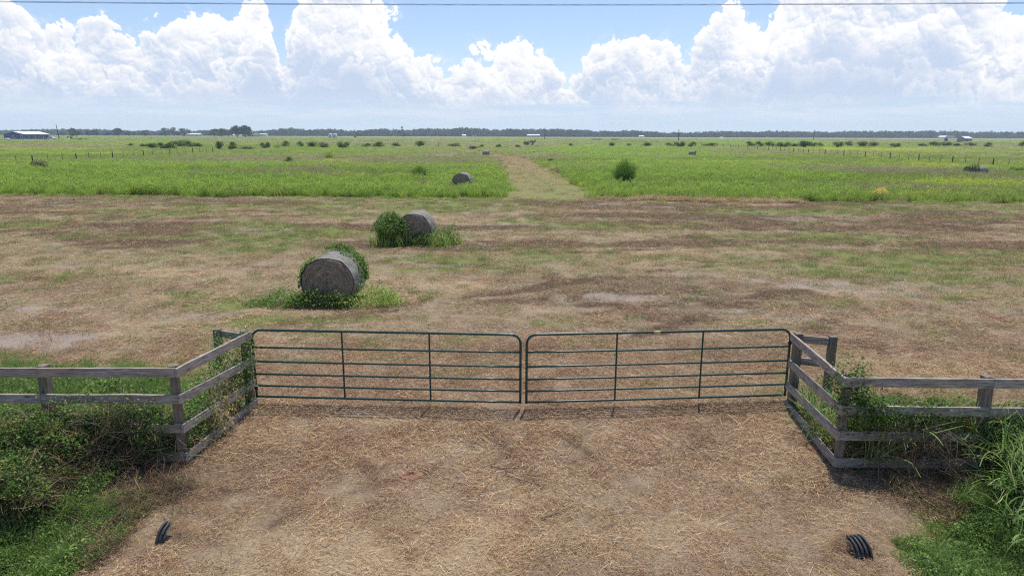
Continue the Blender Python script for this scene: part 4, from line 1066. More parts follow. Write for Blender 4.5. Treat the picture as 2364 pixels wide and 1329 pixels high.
# straw washed over the culvert ends
q = []
for c_, sd_ in ((pr, 1), (pl, -1)):
    for dx, dy, dz, n_ in ((-.20*sd_, .05, .13, 9), (-.30*sd_, -.02, .08, 9), (-.12*sd_, .16, .16, 8), (-.05*sd_, .22, .10, 8), (.05*sd_, .12, .05, 4)):
        for _ in range(n_): q.append((c_.x+dx+random.gauss(0, .05), c_.y+dy+random.gauss(0, .05), float(hgt(c_.x, c_.y))-.02+dz*random.uniform(.5, 1.0)))
scatter('drifted_straw', 'litter', q, rng.uniform(.22, .4, len(q)), rng.integers(0, 6, len(q)), kind='stuff', label='straw drifted over the buried culvert ends')
# fallen twigs on the drive
for px, py, L_, a, lab in ((1160, 1078, .42, -35, 'dark twig lying on the straw of the drive, topmost of the loose sticks'), (1215, 1105, .62, -28, 'pale forked twig lying in the middle of the drive'),
                           (1290, 1175, .62, 38, 'long pale twig slanting to the lower left on the drive'), (1085, 935+30, .45, 8, 'thin twig lying just in front of the gates')):
    p = at(px, py, 0.05); a = R(a); T = thing('fallen_twig', lab, 'twig', (p.x, p.y, float(hgt(p.x, p.y))+.03), a, 'loose twigs on the drive')
    pts_ = [(k*L_/5-L_/2, random.uniform(-.012, .012), random.uniform(0, .015)) for k in range(6)]
    b = MB().tube(pts_, [.009, .008, .0075, .006, .005, .003], 6); b.tube([pts_[2], (pts_[2][0]+.12, .07, .02), (pts_[2][0]+.2, .15, .01)], [.006, .004, .002], 6)
    b.tube([pts_[3], (pts_[3][0]+.08, -.05, .015), (pts_[3][0]+.16, -.11, .01)], [.005, .003, .002], 6)
    b.build('stick', m_plain('twig', (.26, .19, .13) if 'dark' not in lab else (.09, .06, .05), .8), T, True)
p = at(949, 1096, 0.0)
a = rng.random(60)*6.28
b = MB(); nn = 26; ring = []
for j in range(8):
    k = j/7; ring.append([(p.x+.17*k*math.cos(q)*(1+.15*math.sin(3*q)), p.y+.13*k*math.sin(q), float(hgt(p.x, p.y))+.05*(1-k*k)*(1+.35*math.sin(5*q+j))-.004+.012*k) for q in (2*math.pi*i/nn for i in range(nn))])
v = [q for r_ in ring for q in r_]; f = [(j*nn+i, j*nn+(i+1) % nn, (j+1)*nn+(i+1) % nn, (j+1)*nn+i) for j in range(7) for i in range(nn)]
m_mound, t = mat('red_soil', .95, .1); n = t.noise(texco(t), 30, 5, .7); t.put(t.p.inputs['Base Color'], t.mix(t.step(n, .3, .7), (.24, .12, .075), (.42, .24, .16))); bump(t, n, .8, .02)
T = thing('soil_mound', 'small mound of reddish soil on the left part of the drive', 'mound', (p.x, p.y, 0)); o = b.add(v, f).build('soil', m_mound, T); o.location = -T.location

# ------------------------------------------------------------------ overhead cable
m_wire = m_plain('cable', (.10, .12, .16), .6, .3)
w0 = atY(-250, 2, 20); w1 = atY(1300, 12.5, 20); w2 = atY(2614, 5.5, 20)
b = MB(); xs_ = np.linspace(-30, 30, 61)
A_ = np.polyfit([w0.x, w1.x, w2.x], [w0.z, w1.z, w2.z], 2)
b.tube([(x, 20, float(np.polyval(A_, x))) for x in xs_], .0065, 6); b.tube([(x, 20+.02*math.sin(x*9), float(np.polyval(A_, x))+.021+.004*math.cos(x*9)) for x in np.linspace(-30, 30, 241)], .0045, 5)
T = thing('overhead_cable', 'dark utility cable strung across the sky', 'cable', (0, 20, 0)); o = b.build('cable', m_wire, T); o.location = -T.location

# ------------------------------------------------------------------ wire fences
m_tpost = m_plain('tee_post', (.085, .09, .08), .7); m_wpost = m_plain('old_wood_post', (.055, .045, .035), .9, .1, .3, 8)
m_tip = m_plain('white_post_tip', (.55, .55, .5), .6)
def wire_fence(a, b_, label, tall=1.5, step=None, n=None, pattern=3):
    a = Vector(a); b_ = Vector(b_); d = b_-a; L_ = d.length; n = n or int(L_/3.6); T = thing('wire_fence', label, 'fence', a, 0)
    for i in range(n+1):
        p = d*(i/n)
        if i % pattern == 0:
            o = MB().tube([(0, 0, -.1), (random.uniform(-.04, .04), 0, tall*random.uniform(.97, 1.08))], [.10, .085], 8).build('wooden_post', m_wpost, T, True); o.location = p
        else:
            o = MB().box((0, 0, tall/2-.02), (.055, .055, tall)).build('steel_post', m_tpost, T); o.location = p
            o2 = MB().box((0, 0, tall), (.05, .05, .09)).build('post_tip', m_tip, o)
    for z in (.35, .6, .85, 1.1):
        q = MB().tube([p_ for k in range(n+1) for p_ in [(d.x*k/n, d.y*k/n, z)]], .004, 4); q.build('wire', m_wire, T)
a = at(1.0, 383); c_ = at(505, 353.5)
wire_fence(at(-45, 387), at(520, 352.5), 'wire fence with dark wooden posts crossing the left meadow', n=None)
wire_fence(at(2405, 396), at(1686, 343.5), 'wire fence of wooden and tee posts running back through the right meadow')
wire_fence(at(1670, 339), at(1560, 336.5), 'short far run of fence posts at the end of the scrub row', tall=1.4, n=9, pattern=1)
wire_fence(at(1060, 339), at(640, 337), 'far fence with only a few posts showing behind the left scrub', tall=1.6, n=9, pattern=1)

# ------------------------------------------------------------------ shrubs in the meadow
def shrub_mesh(pal, n, feather=False, seed=0):
    if feather:
        k = rng.random(n)**.8; a = rng.random(n)*6.28; r = rng.random(n)**.5
        prof = np.interp(k, [0, .3, .7, .9, 1], [.35, .7, 1, .85, .35])*(0.6+.75*vn(a*2, k*3, .6, seed))
        P_ = np.stack([np.cos(a)*r*prof*.5, np.sin(a)*r*prof*.5, .05+k*.95*(1-.15*r)*(.65+.6*vn(np.cos(a)*r*3, np.sin(a)*r*3, .5, seed+3))], 1)
        e = [blades(n//5, .10, (.6, 1.0), (.008, .014), (.75, 1.5), pal, 4, .15), blades(int(n/2), .02, (.02, .03), (.02, .03), (1, 1.5), pal)]
        v, f, c = leaves(P_, (.03, .07), pal, .2, asp=.3)
        crown = [(v, f, c), e[0]]
    else:
        P_ = []
        nb = 11
        for _ in range(nb):
            a = rng.random()*6.28; r = .34*math.sqrt(rng.random()); cz_ = rng.uniform(.2, .74); rr_ = rng.uniform(.14, .28)
            q = rng.normal(size=(n//nb, 3)); q /= np.linalg.norm(q, axis=1)[:, None]; q *= rr_*(rng.random(n//nb)**.35)[:, None]
            P_.append(q+np.array([r*math.cos(a), r*math.sin(a), cz_*(1-.5*r)]))
        P_ = np.concatenate(P_); P_[:, 2] = np.abs(P_[:, 2])
        crown = [leaves(P_, (.04, .09), pal, .5)]
    v, f, c = join(crown)
    cm = np_mesh('crown', v, f, c)
    b = MB()
    for _ in range(6):
        a = rng.random()*6.28; b.tube([(0.03*math.cos(a), .03*math.sin(a), -.03), (.12*math.cos(a), .12*math.sin(a), .3), (.25*math.cos(a), .25*math.sin(a), .62)], [.02, .014, .006], 5)
    sm = bpy.data.meshes.new('stems'); sm.from_pydata(b.v, [], b.f); cm.materials.append(m_far); sm.materials.append(m_bark)
    return cm, sm
SHR = {'dark': [shrub_mesh(np.array([(.13,.23,.05),(.09,.165,.035),(.18,.28,.07)]), 1900, seed=s) for s in (1, 2, 3)],
       'olive': [shrub_mesh(np.array([(.17,.21,.07),(.12,.16,.05),(.21,.23,.10)]), 1700, seed=s) for s in (4, 5)],
       'feather': [shrub_mesh(np.array([(.15,.27,.04),(.20,.33,.05),(.11,.20,.03)]), 6500, True, 6)],
       'yellow': [shrub_mesh(np.array([(.30,.38,.06),(.22,.30,.05)]), 1500, True, 8)],
       'dry': [shrub_mesh(np.array([(.15,.13,.075),(.11,.12,.05),(.19,.17,.10)]), 1700, seed=9)]}
def shrub(px, py, wp_, hp, kind, label, group=None):
    p = at(px, py); s = p.y*.975/FPX+.0007*0; W_ = wp_*s*1.25; H_ = hp*s*1.12
    T = thing('shrub', label, 'shrub', (p.x, p.y, 0), rng.random()*6.28, group); T.scale = (W_, W_*.85, H_)
    H_ *= 1.2; T.scale = (W_, W_*.85, H_)
    cm, sm = SHR[kind][rng.integers(0, len(SHR[kind]))]
    link('crown', cm, None, T); link('stems', sm, None, T)
ORD = ['first', 'second', 'third', 'fourth', 'fifth', 'sixth', 'seventh', 'eighth', 'ninth', 'tenth', 'eleventh', 'twelfth', 'thirteenth', 'fourteenth', 'fifteenth', 'sixteenth', 'seventeenth', 'eighteenth', 'nineteenth', 'twentieth']
KW = {'dark': 'dark green', 'olive': 'olive green', 'feather': 'feathery green', 'yellow': 'yellow green', 'dry': 'brownish'}
ROWS = [
 ('shrubs of the scrub patch behind the left wire fence', 'in the left scrub patch',
  [(300,338,20,7,'olive'),(332,341,22,9,'olive'),(352,344,30,13,'dark'),(376,346,28,15,'dark'),(396,346,22,16,'dark'),(414,340,34,16,'olive'),(440,341,32,14,'dark'),(462,341,26,11,'olive'),(507,347,20,20,'dark'),(537,347,25,17,'dark'),(570,347,28,9,'olive')]),
 ('shrubs in the row between the left wire fence and the track', 'in the middle scrub row left of the track',
  [(612,344,26,15,'dark'),(642,343,20,8,'yellow'),(659,340,22,13,'dark'),(695,340,15,12,'dark'),(721,341,28,13,'dark'),(748,343,34,14,'olive'),(794,344,32,16,'dark'),(846,341,22,9,'dark'),(875,341,34,12,'dark'),(916,341,24,10,'dark'),(969,340,25,14,'dark'),(1048,340,26,9,'olive'),(1092,347,26,9,'dry'),(1112,342,16,7,'dark'),(1150,342,18,8,'dark')]),
 ('shrubs in the far row right of the track', 'in the far row right of track',
  [(1196,342,16,7,'dark'),(1320,339,20,8,'olive'),(1413,339,20,9,'dark'),(1451,338,16,6,'dark'),(1492,339,26,9,'dry'),(1545,339,24,8,'dark'),(1568,341,30,13,'dark'),(1597,340,20,11,'dark'),(1640,338,36,7,'dark')]),
 ('shrubs in the dense scrub row behind the right wire fence', 'in the dense row behind the right fence',
  [(1731,339,22,11,'dark'),(1754,339,20,11,'dark'),(1778,340,26,12,'dark'),(1810,341,36,12,'dark'),(1834,340,22,8,'dark'),(1856,341,34,15,'dark'),(1876,340,24,11,'dark'),(1893,339,18,8,'dark'),(1934,341,26,13,'dark'),(1958,338,16,12,'olive'),(1990,340,32,12,'dry'),(2014,340,24,11,'dry')]),
 ('shrubs by the two far sheds', 'in the row before the two right sheds',
  [(2066,341,27,10,'dark'),(2130,339,22,7,'dark'),(2157,338,28,10,'dark'),(2182,338,28,10,'dark'),(2210,338,22,7,'olive'),(2241,338,24,9,'olive'),(2280,340,20,10,'dark'),(2360,339,18,12,'dark')])]
for grp, ph_, L in ROWS:
    for i, (px, py, w_, h_, kd) in enumerate(L):
        shrub(px, py, w_, h_, kd, '%s shrub, %s from the left %s' % (KW[kd], ORD[i], ph_), grp)
for a in [(1441, 427, 46, 42, 'feather', 'large feathery green bush right of the mown track'),
          (969, 419, 32, 26, 'feather', 'small feathery bush left of the sunken bale'),
          (95, 398, 50, 24, 'dry', 'brownish sprawling shrub near the left wire fence'),
          (666, 379, 22, 15, 'dark', 'small dark bush alone in the left meadow'),
          (760, 369, 24, 14, 'yellow', 'yellow green wispy bush in the middle left meadow'),
          (731, 401, 26, 12, 'olive', 'low olive bush left of the feathery small bush'),
          (939, 386, 16, 10, 'olive', 'tiny olive bush above the feathery small bush'),
          (2345, 402, 36, 16, 'dark', 'green shrub to the right of the pair of touching bales'),
          (1868, 432, 26, 16, 'dark', 'dark green clump rising from the tall grass edge on the right'),
          (2205, 418, 40, 6, 'dry', 'low brown weed patch left of the touching bales'),
          (1270, 378, 22, 12, 'olive', 'small round bush on the right edge of the track'),
          (1215, 336, 14, 9, 'dark', 'bluish shrub at the foot of the far stock chute')]:
    shrub(*a)

# ------------------------------------------------------------------ trees
def tree_mesh(pal, n, wide=1.0, nb=26, flat=.8, trunk=True):
    P_ = []; cl = []
    for _ in range(nb):
        a = rng.random()*6.28; r = .38*math.sqrt(rng.random())*wide; z = rng.uniform(.28, .82)*(1-.35*(r/.4)**2)
        cl.append((r*math.cos(a), r*math.sin(a), z)); rr_ = rng.uniform(.10, .19)
        q = rng.normal(size=(n//nb, 3)); q /= np.linalg.norm(q, axis=1)[:, None]; q *= rr_*(rng.random(n//nb)**.3)[:, None]; q[:, 2] *= flat
        P_.append(q+np.array(cl[-1]))
    P_ = np.concatenate(P_); P_[:, 2] = np.maximum(P_[:, 2], .08)
    v, f, c = leaves(P_, (.05, .11), pal, .5); cm = np_mesh('crown', v, f, c); cm.materials.append(m_far)
    b = MB(); b.tube([(0, 0, -.03), (.01, 0, .2), (.0, .01, .45), (.01, 0, .7)], [.035, .026, .018, .008], 7)
    for x_, y_, z_ in cl[:9]: b.tube([(0, 0, .22), (x_*.5, y_*.5, .22+.5*(z_-.22)), (x_, y_, z_)], [.014, .009, .004], 5)
    tm = bpy.data.meshes.new('trunk'); tm.from_pydata(b.v, [], b.f); tm.materials.append(m_bark)
    return cm, tm
TP = {'dark': [tree_mesh(np.array([(.045,.08,.025),(.06,.10,.03),(.035,.06,.02)]), 2600) for _ in range(2)],
      'mid': [tree_mesh(np.array([(.09,.14,.04),(.07,.115,.035),(.12,.17,.055)]), 2400) for _ in range(3)],
      'umbrella': [tree_mesh(np.array([(.07,.10,.04),(.05,.08,.03)]), 1500, 1.2, 14, .5)]}
TREES = [(105,313,26,11,'mid','low green tree beside the right end of the blue building'),(146,314,16,8,'mid','small green tree just behind the left utility pole'),(168,315,18,17,'dark','dark domed tree above the gooseneck trailer'),
 (178,316,28,12,'mid','pale green tree overlapping the dark domed tree'),(205,315,14,12,'mid','small tree right of the pale green tree'),(222,315,18,15,'mid','round tree, second right of the pale green tree'),(250,315,20,11,'mid','loose low tree left of the dark oak'),
 (273,315,28,17,'dark','dark rounded oak standing alone in the left tree line'),(300,315,24,11,'mid','low tree hugging the right side of the dark oak'),(335,315,24,13,'mid','low spreading tree between the dark oak and the long shed'),(383,315,28,18,'mid','taller loose tree left of the long shed'),
 (402,315,16,20,'mid','narrow topped tree behind the left end of the long shed'),(425,315,34,17,'mid','wide tree behind the middle of the long shed'),(495,316,26,17,'mid','tree between the long shed and the big grove'),(512,316,26,17,'dark','dark tree left of the big oak grove'),
 (528,316,18,13,'mid','paler tree in front of the big oak grove'),(548,317,30,24,'dark','left half of the big domed oak grove behind the house'),(567,317,36,25,'dark','right half of the big domed oak grove behind the house'),(927,315,17,22,'umbrella','tall umbrella shaped tree above the middle tree line'),
 (826,316,12,10,'mid','small green tree in front of the tree line near the red brown bale'),(934,317,8,6,'mid','tiny shrub like tree below the umbrella shaped tree')]
for px, py, w_, h_, kd, lab in TREES:
    p = at(px, py); D = min(p.y, 1500); p = atY(px, py, D); s = D*.975/FPX
    T = thing('tree', lab, 'tree', (p.x, D, 0), rng.random()*6.28, 'separate trees before the far wood'); W_ = w_*s*1.12; T.scale = (W_, W_, (h_*s+2)*1.12)
    cm, tm = TP[kd][rng.integers(0, len(TP[kd]))]; link('crown', cm, None, T); link('trunk', tm, None, T)
# the far wood that closes the plain
FW = []
for i in range(6):
    cm, tm = tree_mesh([np.array([(.03,.085,.035),(.045,.105,.04),(.025,.06,.025)]), np.array([(.07,.13,.04),(.055,.105,.035)]), np.array([(.05,.095,.03),(.085,.14,.045)])][i % 3], 900, 1.15, 18)
    FW.append(cm)
protos('wood', FW)
X_ = []; S_ = []
for row, (D, n) in enumerate(((1690, 620), (1730, 560), (1790, 500))):
    x = np.linspace(-1560, 1560, n)+rng.normal(0, 2.2, n); y = D+rng.normal(0, 12, n)+0*x
    hp = 9.6+5.2*(fbm(x, x*0, 150, 301, 4)-.5)*2 + 2.0*(vn(x, x*0, 24, 305)-.5)*2 + row*.5
    hp *= np.interp(x, [-1500, -1000, -500, 0, 500, 1500], [.8, .85, 1.12, 1.05, .95, .95])
    h_ = hp*D/FPX*1.75; w_ = rng.uniform(17, 28, n)
    X_.append(np.stack([x, y, -.16*h_], 1)); S_.append(np.stack([w_*1.15, w_*1.15, h_*1.17], 1))
X_ = np.concatenate(X_); S_ = np.concatenate(S_)
scatter('far_wood', 'wood', X_, S_, rng.integers(0, 6, len(X_)), kind='stuff', label='bluish far wood along the horizon')

# ------------------------------------------------------------------ utility poles
m_pole = m_plain('pole_wood', (.075, .065, .055), .9, .1)
def pole(px, pb_, pt, label, lean=0.0, r=.16, arm=True):
    p = at(px, pb_); T = thing('utility_pole', label, 'utility pole', p, 0, 'utility poles on the plain'); s = p.y*.976/FPX; H_ = (pb_-pt)*s
    MB().tube([(0, 0, -.3), (lean*.5*s, 0, H_/2), (lean*s, 0, H_)], [r*1.6, r*1.4, r*1.15], 8).build('pole', m_pole, T, True)
    if arm:
        MB().box((lean*s, -.12, H_-.7), (1.9, .12, .12)).build('crossarm', m_pole, T)
        for k in (-.8, 0, .8): MB().tube([(lean*s+k, -.12, H_-.64), (lean*s+k, -.12, H_-.48)], .045, 6).build('insulator', m_tip, T)
pole(137, 322, 288, 'leaning utility pole beside the white pickup', -3, .19, False)
pole(956.5, 316, 294, 'utility pole between the twin tanks and the dark roofed barn', 0, .30)
pole(1257.5, 322.5, 296, 'utility pole right of the long pale building', 0, .26, False)
pole(1566, 326, 299.5, 'utility pole above the distant sideways bale', 0, .22, False)
pole(1877, 324, 300, 'utility pole rising behind the dense right scrub row', 2, .25)
pole(2022.5, 321, 306, 'short utility pole between the scrub row and the sheds', 1, .26)
pole(2190.5, 318.5, 298, 'utility pole behind the open sided shed', 2, .32)

# ------------------------------------------------------------------ buildings
m_blue = m_plain('blue_siding', (.045, .10, .28), .6, .3, .1, .3); m_white = m_plain('white_metal', (.75, .76, .78), .45, .4, .05, .3)
m_roofw, t = mat('white_roof', .5, .4); n = t.noise(texco(t), .2, 3, .5); t.put(t.p.inputs['Base Color'], t.mix(n, (.66, .67, .70), (.8, .81, .84)))
m_dk = m_plain('dark_opening', (.02, .022, .025), .3, .5); m_tan = m_plain('tan_metal', (.44, .42, .36), .6, .3, .08, .2); m_grey = m_plain('grey_siding', (.30, .31, .33), .7, .3, .1, .3)
m_dkroof = m_plain('dark_roof', (.035, .04, .06), .7, .3, .2, .3); m_slate = m_plain('grey_roof', (.16, .17, .18), .7, .3, .15, .3); m_brick = m_plain('rust_brown', (.25, .12, .07), .8)
def gable(T, W_, D_, Hw, Hr, wallm, roofm, axis='x', over=.5):
    """walls with gable ends and two thick roof slopes; the ridge runs along x (or y)"""
    b = MB()
    if axis == 'x': prof = [(-D_/2, 0), (D_/2, 0), (D_/2, Hw), (0, Hr), (-D_/2, Hw)]; L_ = W_
    else: prof = [(-W_/2, 0), (W_/2, 0), (W_/2, Hw), (0, Hr), (-W_/2, Hw)]; L_ = D_
    b.poly_prism(prof, -L_/2, L_/2)
    if axis == 'x': b.v = [(-y, x, z) for x, y, z in b.v]
    b.build('wall', wallm, T)
    hw = (D_ if axis == 'x' else W_)/2; sl = (Hr-Hw)/hw
    for s in (-1, 1):
        th = .18; q = [(0, Hr+.03), (s*(hw+over), Hw-sl*over+.03), (s*(hw+over), Hw-sl*over+.03+th), (0, Hr+th+.03)]
        r = MB().poly_prism(q, -L_/2-over, L_/2+over)
        if axis == 'x': r.v = [(-y, x, z) for x, y, z in r.v]
        r.build('roof', roofm, T)
def bld(px, py, label, rz=0.0, cat='building', name='metal_building', group=None):
    p = at(px, py); D = min(p.y, 1560); p = atY(px, py, D); T = thing(name, label, cat, (p.x, D, 0), rz, group); return T, D*.976/FPX
def opening(T, x, y, z, w_, h_, d=.12, mt=None, name='window', frame=None):
    f = MB().box((x, y, z), (w_, d, h_)).build(name, mt or m_dk, T)
    if frame:
        b = MB()
        for dx in (-1, 1): b.box((x+dx*(w_/2+.08), y-.03, z), (.16, d, h_+.32))
        for dz in (-1, 1): b.box((x, y-.03, z+dz*(h_/2+.08)), (w_, d, .16))
        b.build('frame', frame, f)
    return f
# blue building
T, s = bld(38, 322.5, 'blue metal building with a white roof at the far left'); W_ = 64*s; D_ = 62*s
T.rotation_euler = (0, 0, R(74)); T.location.y += 12
gable(T, W_, D_, 12*s, 18*s, m_blue, m_roofw)
Lx = W_/2
for x in (-.30, -.10, .12, .2, .3): opening(T, x*2*Lx, -D_/2-.02, 1.8, 1.2, 1.4, frame=m_white)
opening(T, .0*Lx, -D_/2-.02, 1.6, 1.4, 3.0, name='door', frame=m_white)
for y in (-7.5, 1): 
    f = MB().box((-Lx-.02, y, 2.0), (.12, 1.6, 1.8)).build('window', m_dk, T); b = MB()
    for dy in (-1, 1): b.box((-Lx-.05, y+dy*.95, 2.0), (.14, .3, 2.3))
    for dz in (-1, 1): b.box((-Lx-.05, y, 2.0+dz*1.05), (.14, 1.6, .3))
    b.build('frame', m_white, f)
MB().box((Lx-4.5, -D_/2-2.2, 12*s), (9.2, 4.6, .2)).build('porch_roof', m_roofw, T)
for x in (Lx-8.9, Lx-4.5, Lx-.2): MB().box((x, -D_/2-4.3, 6*s), (.2, .2, 12*s)).build('porch_post', m_white, T)
# long shed
T, s = bld(443, 314, 'long low shed with a pale roof in front of the left trees'); gable(T, 44*s, 14, 3.2, 5.6, m_tan, m_white, 'x', .4)
for x in (-12, -4, 4, 12): opening(T, x*s*1.2, -7.02, 1.6, 3.2*s*1.6, 2.8, name='door')
T, s = bld(509, 313.5, 'small shed with a peach roof left of the big grove'); gable(T, 15*s, 9, 2.8, 5.0, m_dk, m_plain('peach_roof', (.62, .50, .42), .6)); opening(T, 0, -4.52, 1.3, 3, 2.4, name='door')
T, s = bld(538, 314.5, 'tiny white shed in front of the big grove'); gable(T, 9.5*s, 7, 2.2, 3.6, m_white, m_white); opening(T, 0, -3.52, 1.1, 1.4, 2.1, name='door')
T, s = bld(556, 315, 'tiny low white trailer house by the big grove'); gable(T, 6*s, 6, 1.8, 2.6, m_white, m_roofw); opening(T, 0, -3.02, 1.0, 1.2, 1.7, name='door')
# house
T, s = bld(580, 315.5, 'grey roofed farmhouse below the big grove', name='farmhouse', cat='house'); gable(T, 36*s, 12, 2.6, 6.0, m_grey, m_slate, 'x', .8)
for x in (-.32, -.1, .15, .33): opening(T, x*36*s, -6.02, 1.4, 1.4, 1.3, frame=m_white)
opening(T, 0.03*36*s, -6.02, 1.1, 1.1, 2.2, name='door')
MB().box((2.5, 0, 6.6), (1.2, 1.2, 2.2)).build('chimney', m_white, T)
T, s = bld(609, 315, 'white box shaped shed at the right end of the farmhouse'); gable(T, 17*s, 10, 4.4, 5.4, m_white, m_white, 'x', .2); opening(T, -3, -5.02, 1.6, 4.5, 3.0, name='door', mt=m_grey)
# twin tanks
for px, lab in ((763, 'white upright farm tank, left of the twin pair'), (773.5, 'white upright farm tank, right of the twin pair')):
    p = at(px, 319.5); s = p.y*.976/FPX; T = thing('storage_tank', lab, 'tank', p, 0, 'twin white tanks'); r = 4.5*s; h_ = 10*s
    MB().tube([(0, 0, 0), (0, 0, h_*.5), (0, 0, h_)], r, 24).build('shell', m_plain('tank_white', (.62, .64, .68), .5, .4, .06, .3), T, True)
    MB().tube([(0, 0, h_), (0, 0, h_+.5*s), (0, 0, h_+1.4*s)], [r*1.01, r*.75, r*.08], 24).build('lid', m_white, T, True)
    b = MB()
    for dx in (-.25, .25): b.box((dx, -r-.15, h_/2), (.07, .07, h_))
    for k in range(12): b.box((0, -r-.15, (k+.5)*h_/12), (.5, .06, .06))
    b.build('ladder', m_grey, T)
T, s = bld(1071.5, 314.5, 'small white shed left of the dark roofed barn'); gable(T, 9*s, 6, 3.0, 4.6, m_white, m_white, 'x', .2); opening(T, 0, -3.02, 1.2, 2.0, 2.2, name='door')
T, s = bld(1096, 315.5, 'barn with a dark gable and white walls in front of the wood', name='barn', cat='barn'); gable(T, 10*s, 12, 2.4, 7.2, m_white, m_dkroof, 'y', .6)
MB().poly_prism([(-4.4*s, 2.5), (4.4*s, 2.5), (0, 6.8)], -6.1, -6.02).build('gable_panel', m_dkroof, T); opening(T, 0, -6.03, 1.2, 3, 2.2, name='door')
T, s = bld(1231.5, 314, 'long low pale building left of the middle utility pole'); gable(T, 29*s, 14, 3.6, 5.6, m_tan, m_roofw, 'x', .4)
for x in (-.35, -.1, .15, .35): opening(T, x*29*s, -7.02, 1.5, 3.0, 2.6, name='door')
T, s = bld(1480, 315.5, 'small white farm building against the far wood'); gable(T, 11*s, 9, 2.4, 4.0, m_white, m_white, 'x', .2); MB().box((5*s, -3.5, 1.3), (3.5*s, 5, 2.2)).build('annex', m_white, T); opening(T, 0, -4.52, 1.2, 2, 2, name='door')
m_pile = m_plain('sand', (.52, .50, .42), .9)
p = at(1559, 316.5); b = MB(); nn = 20
ring = [[(6.5*k*math.cos(a)*(1+.1*math.sin(3*a)), 4*k*math.sin(a), 2.0*(1-k)*(1+.1*math.sin(4*a))) for a in (2*math.pi*i/nn for i in range(nn))] for k in (0, .2, .5, .8, 1)]
T = thing('sand_heap', 'pale sand heap at the foot of the far wood', 'heap', (p.x, min(p.y, 1500), 0))
b.add([q for r_ in ring for q in r_], [(j*nn+i, j*nn+(i+1) % nn, (j+1)*nn+(i+1) % nn, (j+1)*nn+i) for j in range(4) for i in range(nn)]).build('sand', m_pile, T, True)
# right sheds
T, s = bld(2184, 328, 'open sided shed with a white roof, left one of the two right hand sheds', name='open_shed', cat='shed'); W_ = 22*s
for x in (-.48, -.16, .16, .48):
    for y in (-4, 4): MB().box((x*W_, y, 1.9), (.22, .22, 3.8)).build('post', m_white, T)
MB().poly_prism([(-W_/2-.4, 3.8), (W_/2+.4, 3.8), (W_/2-1, 5.4), (-W_/2+1, 5.4)], -5, 5).build('roof', m_roofw, T)
MB().box((W_*.25, 3.9, 1.8), (W_*.4, .15, 3.2)).build('back_wall', m_grey, T)
T, s = bld(2226, 328, 'grey sided shed with a white roof, right one of the two right hand sheds', R(16), 'shed', 'closed_shed'); gable(T, 20*s, 8, 3.0, 4.6, m_grey, m_roofw, 'x', .4)
opening(T, -6*s, -4.02, 1.4, 1.4, 2.6, name='door'); opening(T, 2*s, -4.02, 1.8, 1.6, 1.2, frame=m_white); opening(T, 6*s, -4.02, 1.8, 1.4, 1.2, frame=m_white)

# ------------------------------------------------------------------ vehicles and farm things
m_glass = m_plain('dark_glass', (.02, .025, .03), .15, .6); m_tyre = m_plain('tyre_rubber', (.02, .02, .02), .9, .2)
def wheels(T, xs__, y_, r, w_=.25):
    for x in xs__:
        for sy in (-1, 1):
            o = MB().tube([(0, -w_/2, 0), (0, w_/2, 0)], r, 14).build('wheel', m_tyre, T, True); o.location = (x, sy*y_, r)
            q = MB().tube([(0, sy*w_/2, 0), (0, sy*(w_/2+.02), 0)], r*.55, 12).build('rim', m_grey, o, True)
p = at(120, 322.5); T = thing('pickup_truck', 'white pickup truck parked right of the blue building', 'pickup', p, R(6)); T.scale = (1.15, 1.15, 1.15)
MB().poly_prism([(-2.9, .45), (2.85, .45), (2.9, 1.0), (2.75, 1.12), (1.5, 1.2), (-2.9, 1.15)], -.98, .98).build('body', m_white, T)
MB().poly_prism([(-.9, 1.16), (1.35, 1.2), (.75, 1.85), (-.7, 1.85)], -.9, .9).build('cab', m_white, T)
for sy in (-1, 1): MB().poly_prism([(-.75, 1.25), (1.15, 1.25), (.7, 1.75), (-.62, 1.75)], sy*.905, sy*.925).build('window', m_glass, T)
MB().box((-1.95, 0, 1.17), (1.8, 1.6, .06)).build('truck_bed', m_dk, T); MB().box((2.93, 0, .55), (.12, 1.8, .2)).build('bumper', m_grey, T)
for sy in (-1, 1): MB().box((2.9, sy*.75, .88), (.08, .3, .18)).build('headlight', m_glass, T)
wheels(T, (-1.9, 1.9), .9, .42)
p = at(18, 325); T = thing('propane_tank', 'white rounded tank low in front of the blue building', 'tank', p, 0)
MB().tube([(-1.7, 0, .95), (-1.6, 0, .95), (-1.3, 0, .95), (0, 0, .95), (1.3, 0, .95), (1.6, 0, .95), (1.7, 0, .95)], [.1, .45, .62, .64, .62, .45, .1], 18).build('shell', m_white, T, True)
for x in (-1, 1): MB().box((x, 0, .2), (.25, .9, .5)).build('foot', m_grey, T)
MB().tube([(0, 0, 1.55), (0, 0, 1.78)], .2, 10).build('valve_dome', m_white, T, True)
p = at(178, 323); T = thing('gooseneck_trailer', 'black gooseneck trailer parked right of the leaning pole', 'trailer', p, R(-4)); T.scale = (1.1, 1.1, 1.1)
MB().box((1.4, 0, .95), (10.2, 2.4, .22)).build('deck', m_dk, T); MB().box((-3.9, 0, 1.35), (.5, 1.4, 1.1)).build('riser', m_dk, T)
MB().tube([(-3.9, 0, 1.8), (-4.6, 0, 2.25), (-5.9, 0, 2.3), (-6.6, 0, 2.15), (-6.7, 0, 1.2)], .24, 8).build('neck', m_dk, T, True)
MB().box((7.2, 0, .6), (1.6, 2.2, .12)).build('ramp', m_dk, T); wheels(T, (1.6, 2.6), 1.05, .40)
p = at(820, 318.5); T = thing('round_hay_bale', 'red brown bale far off, right of the twin tanks', 'hay bale', (p.x, p.y, 1.3), 0); T.scale = (1.9, 1.9, 1.9)
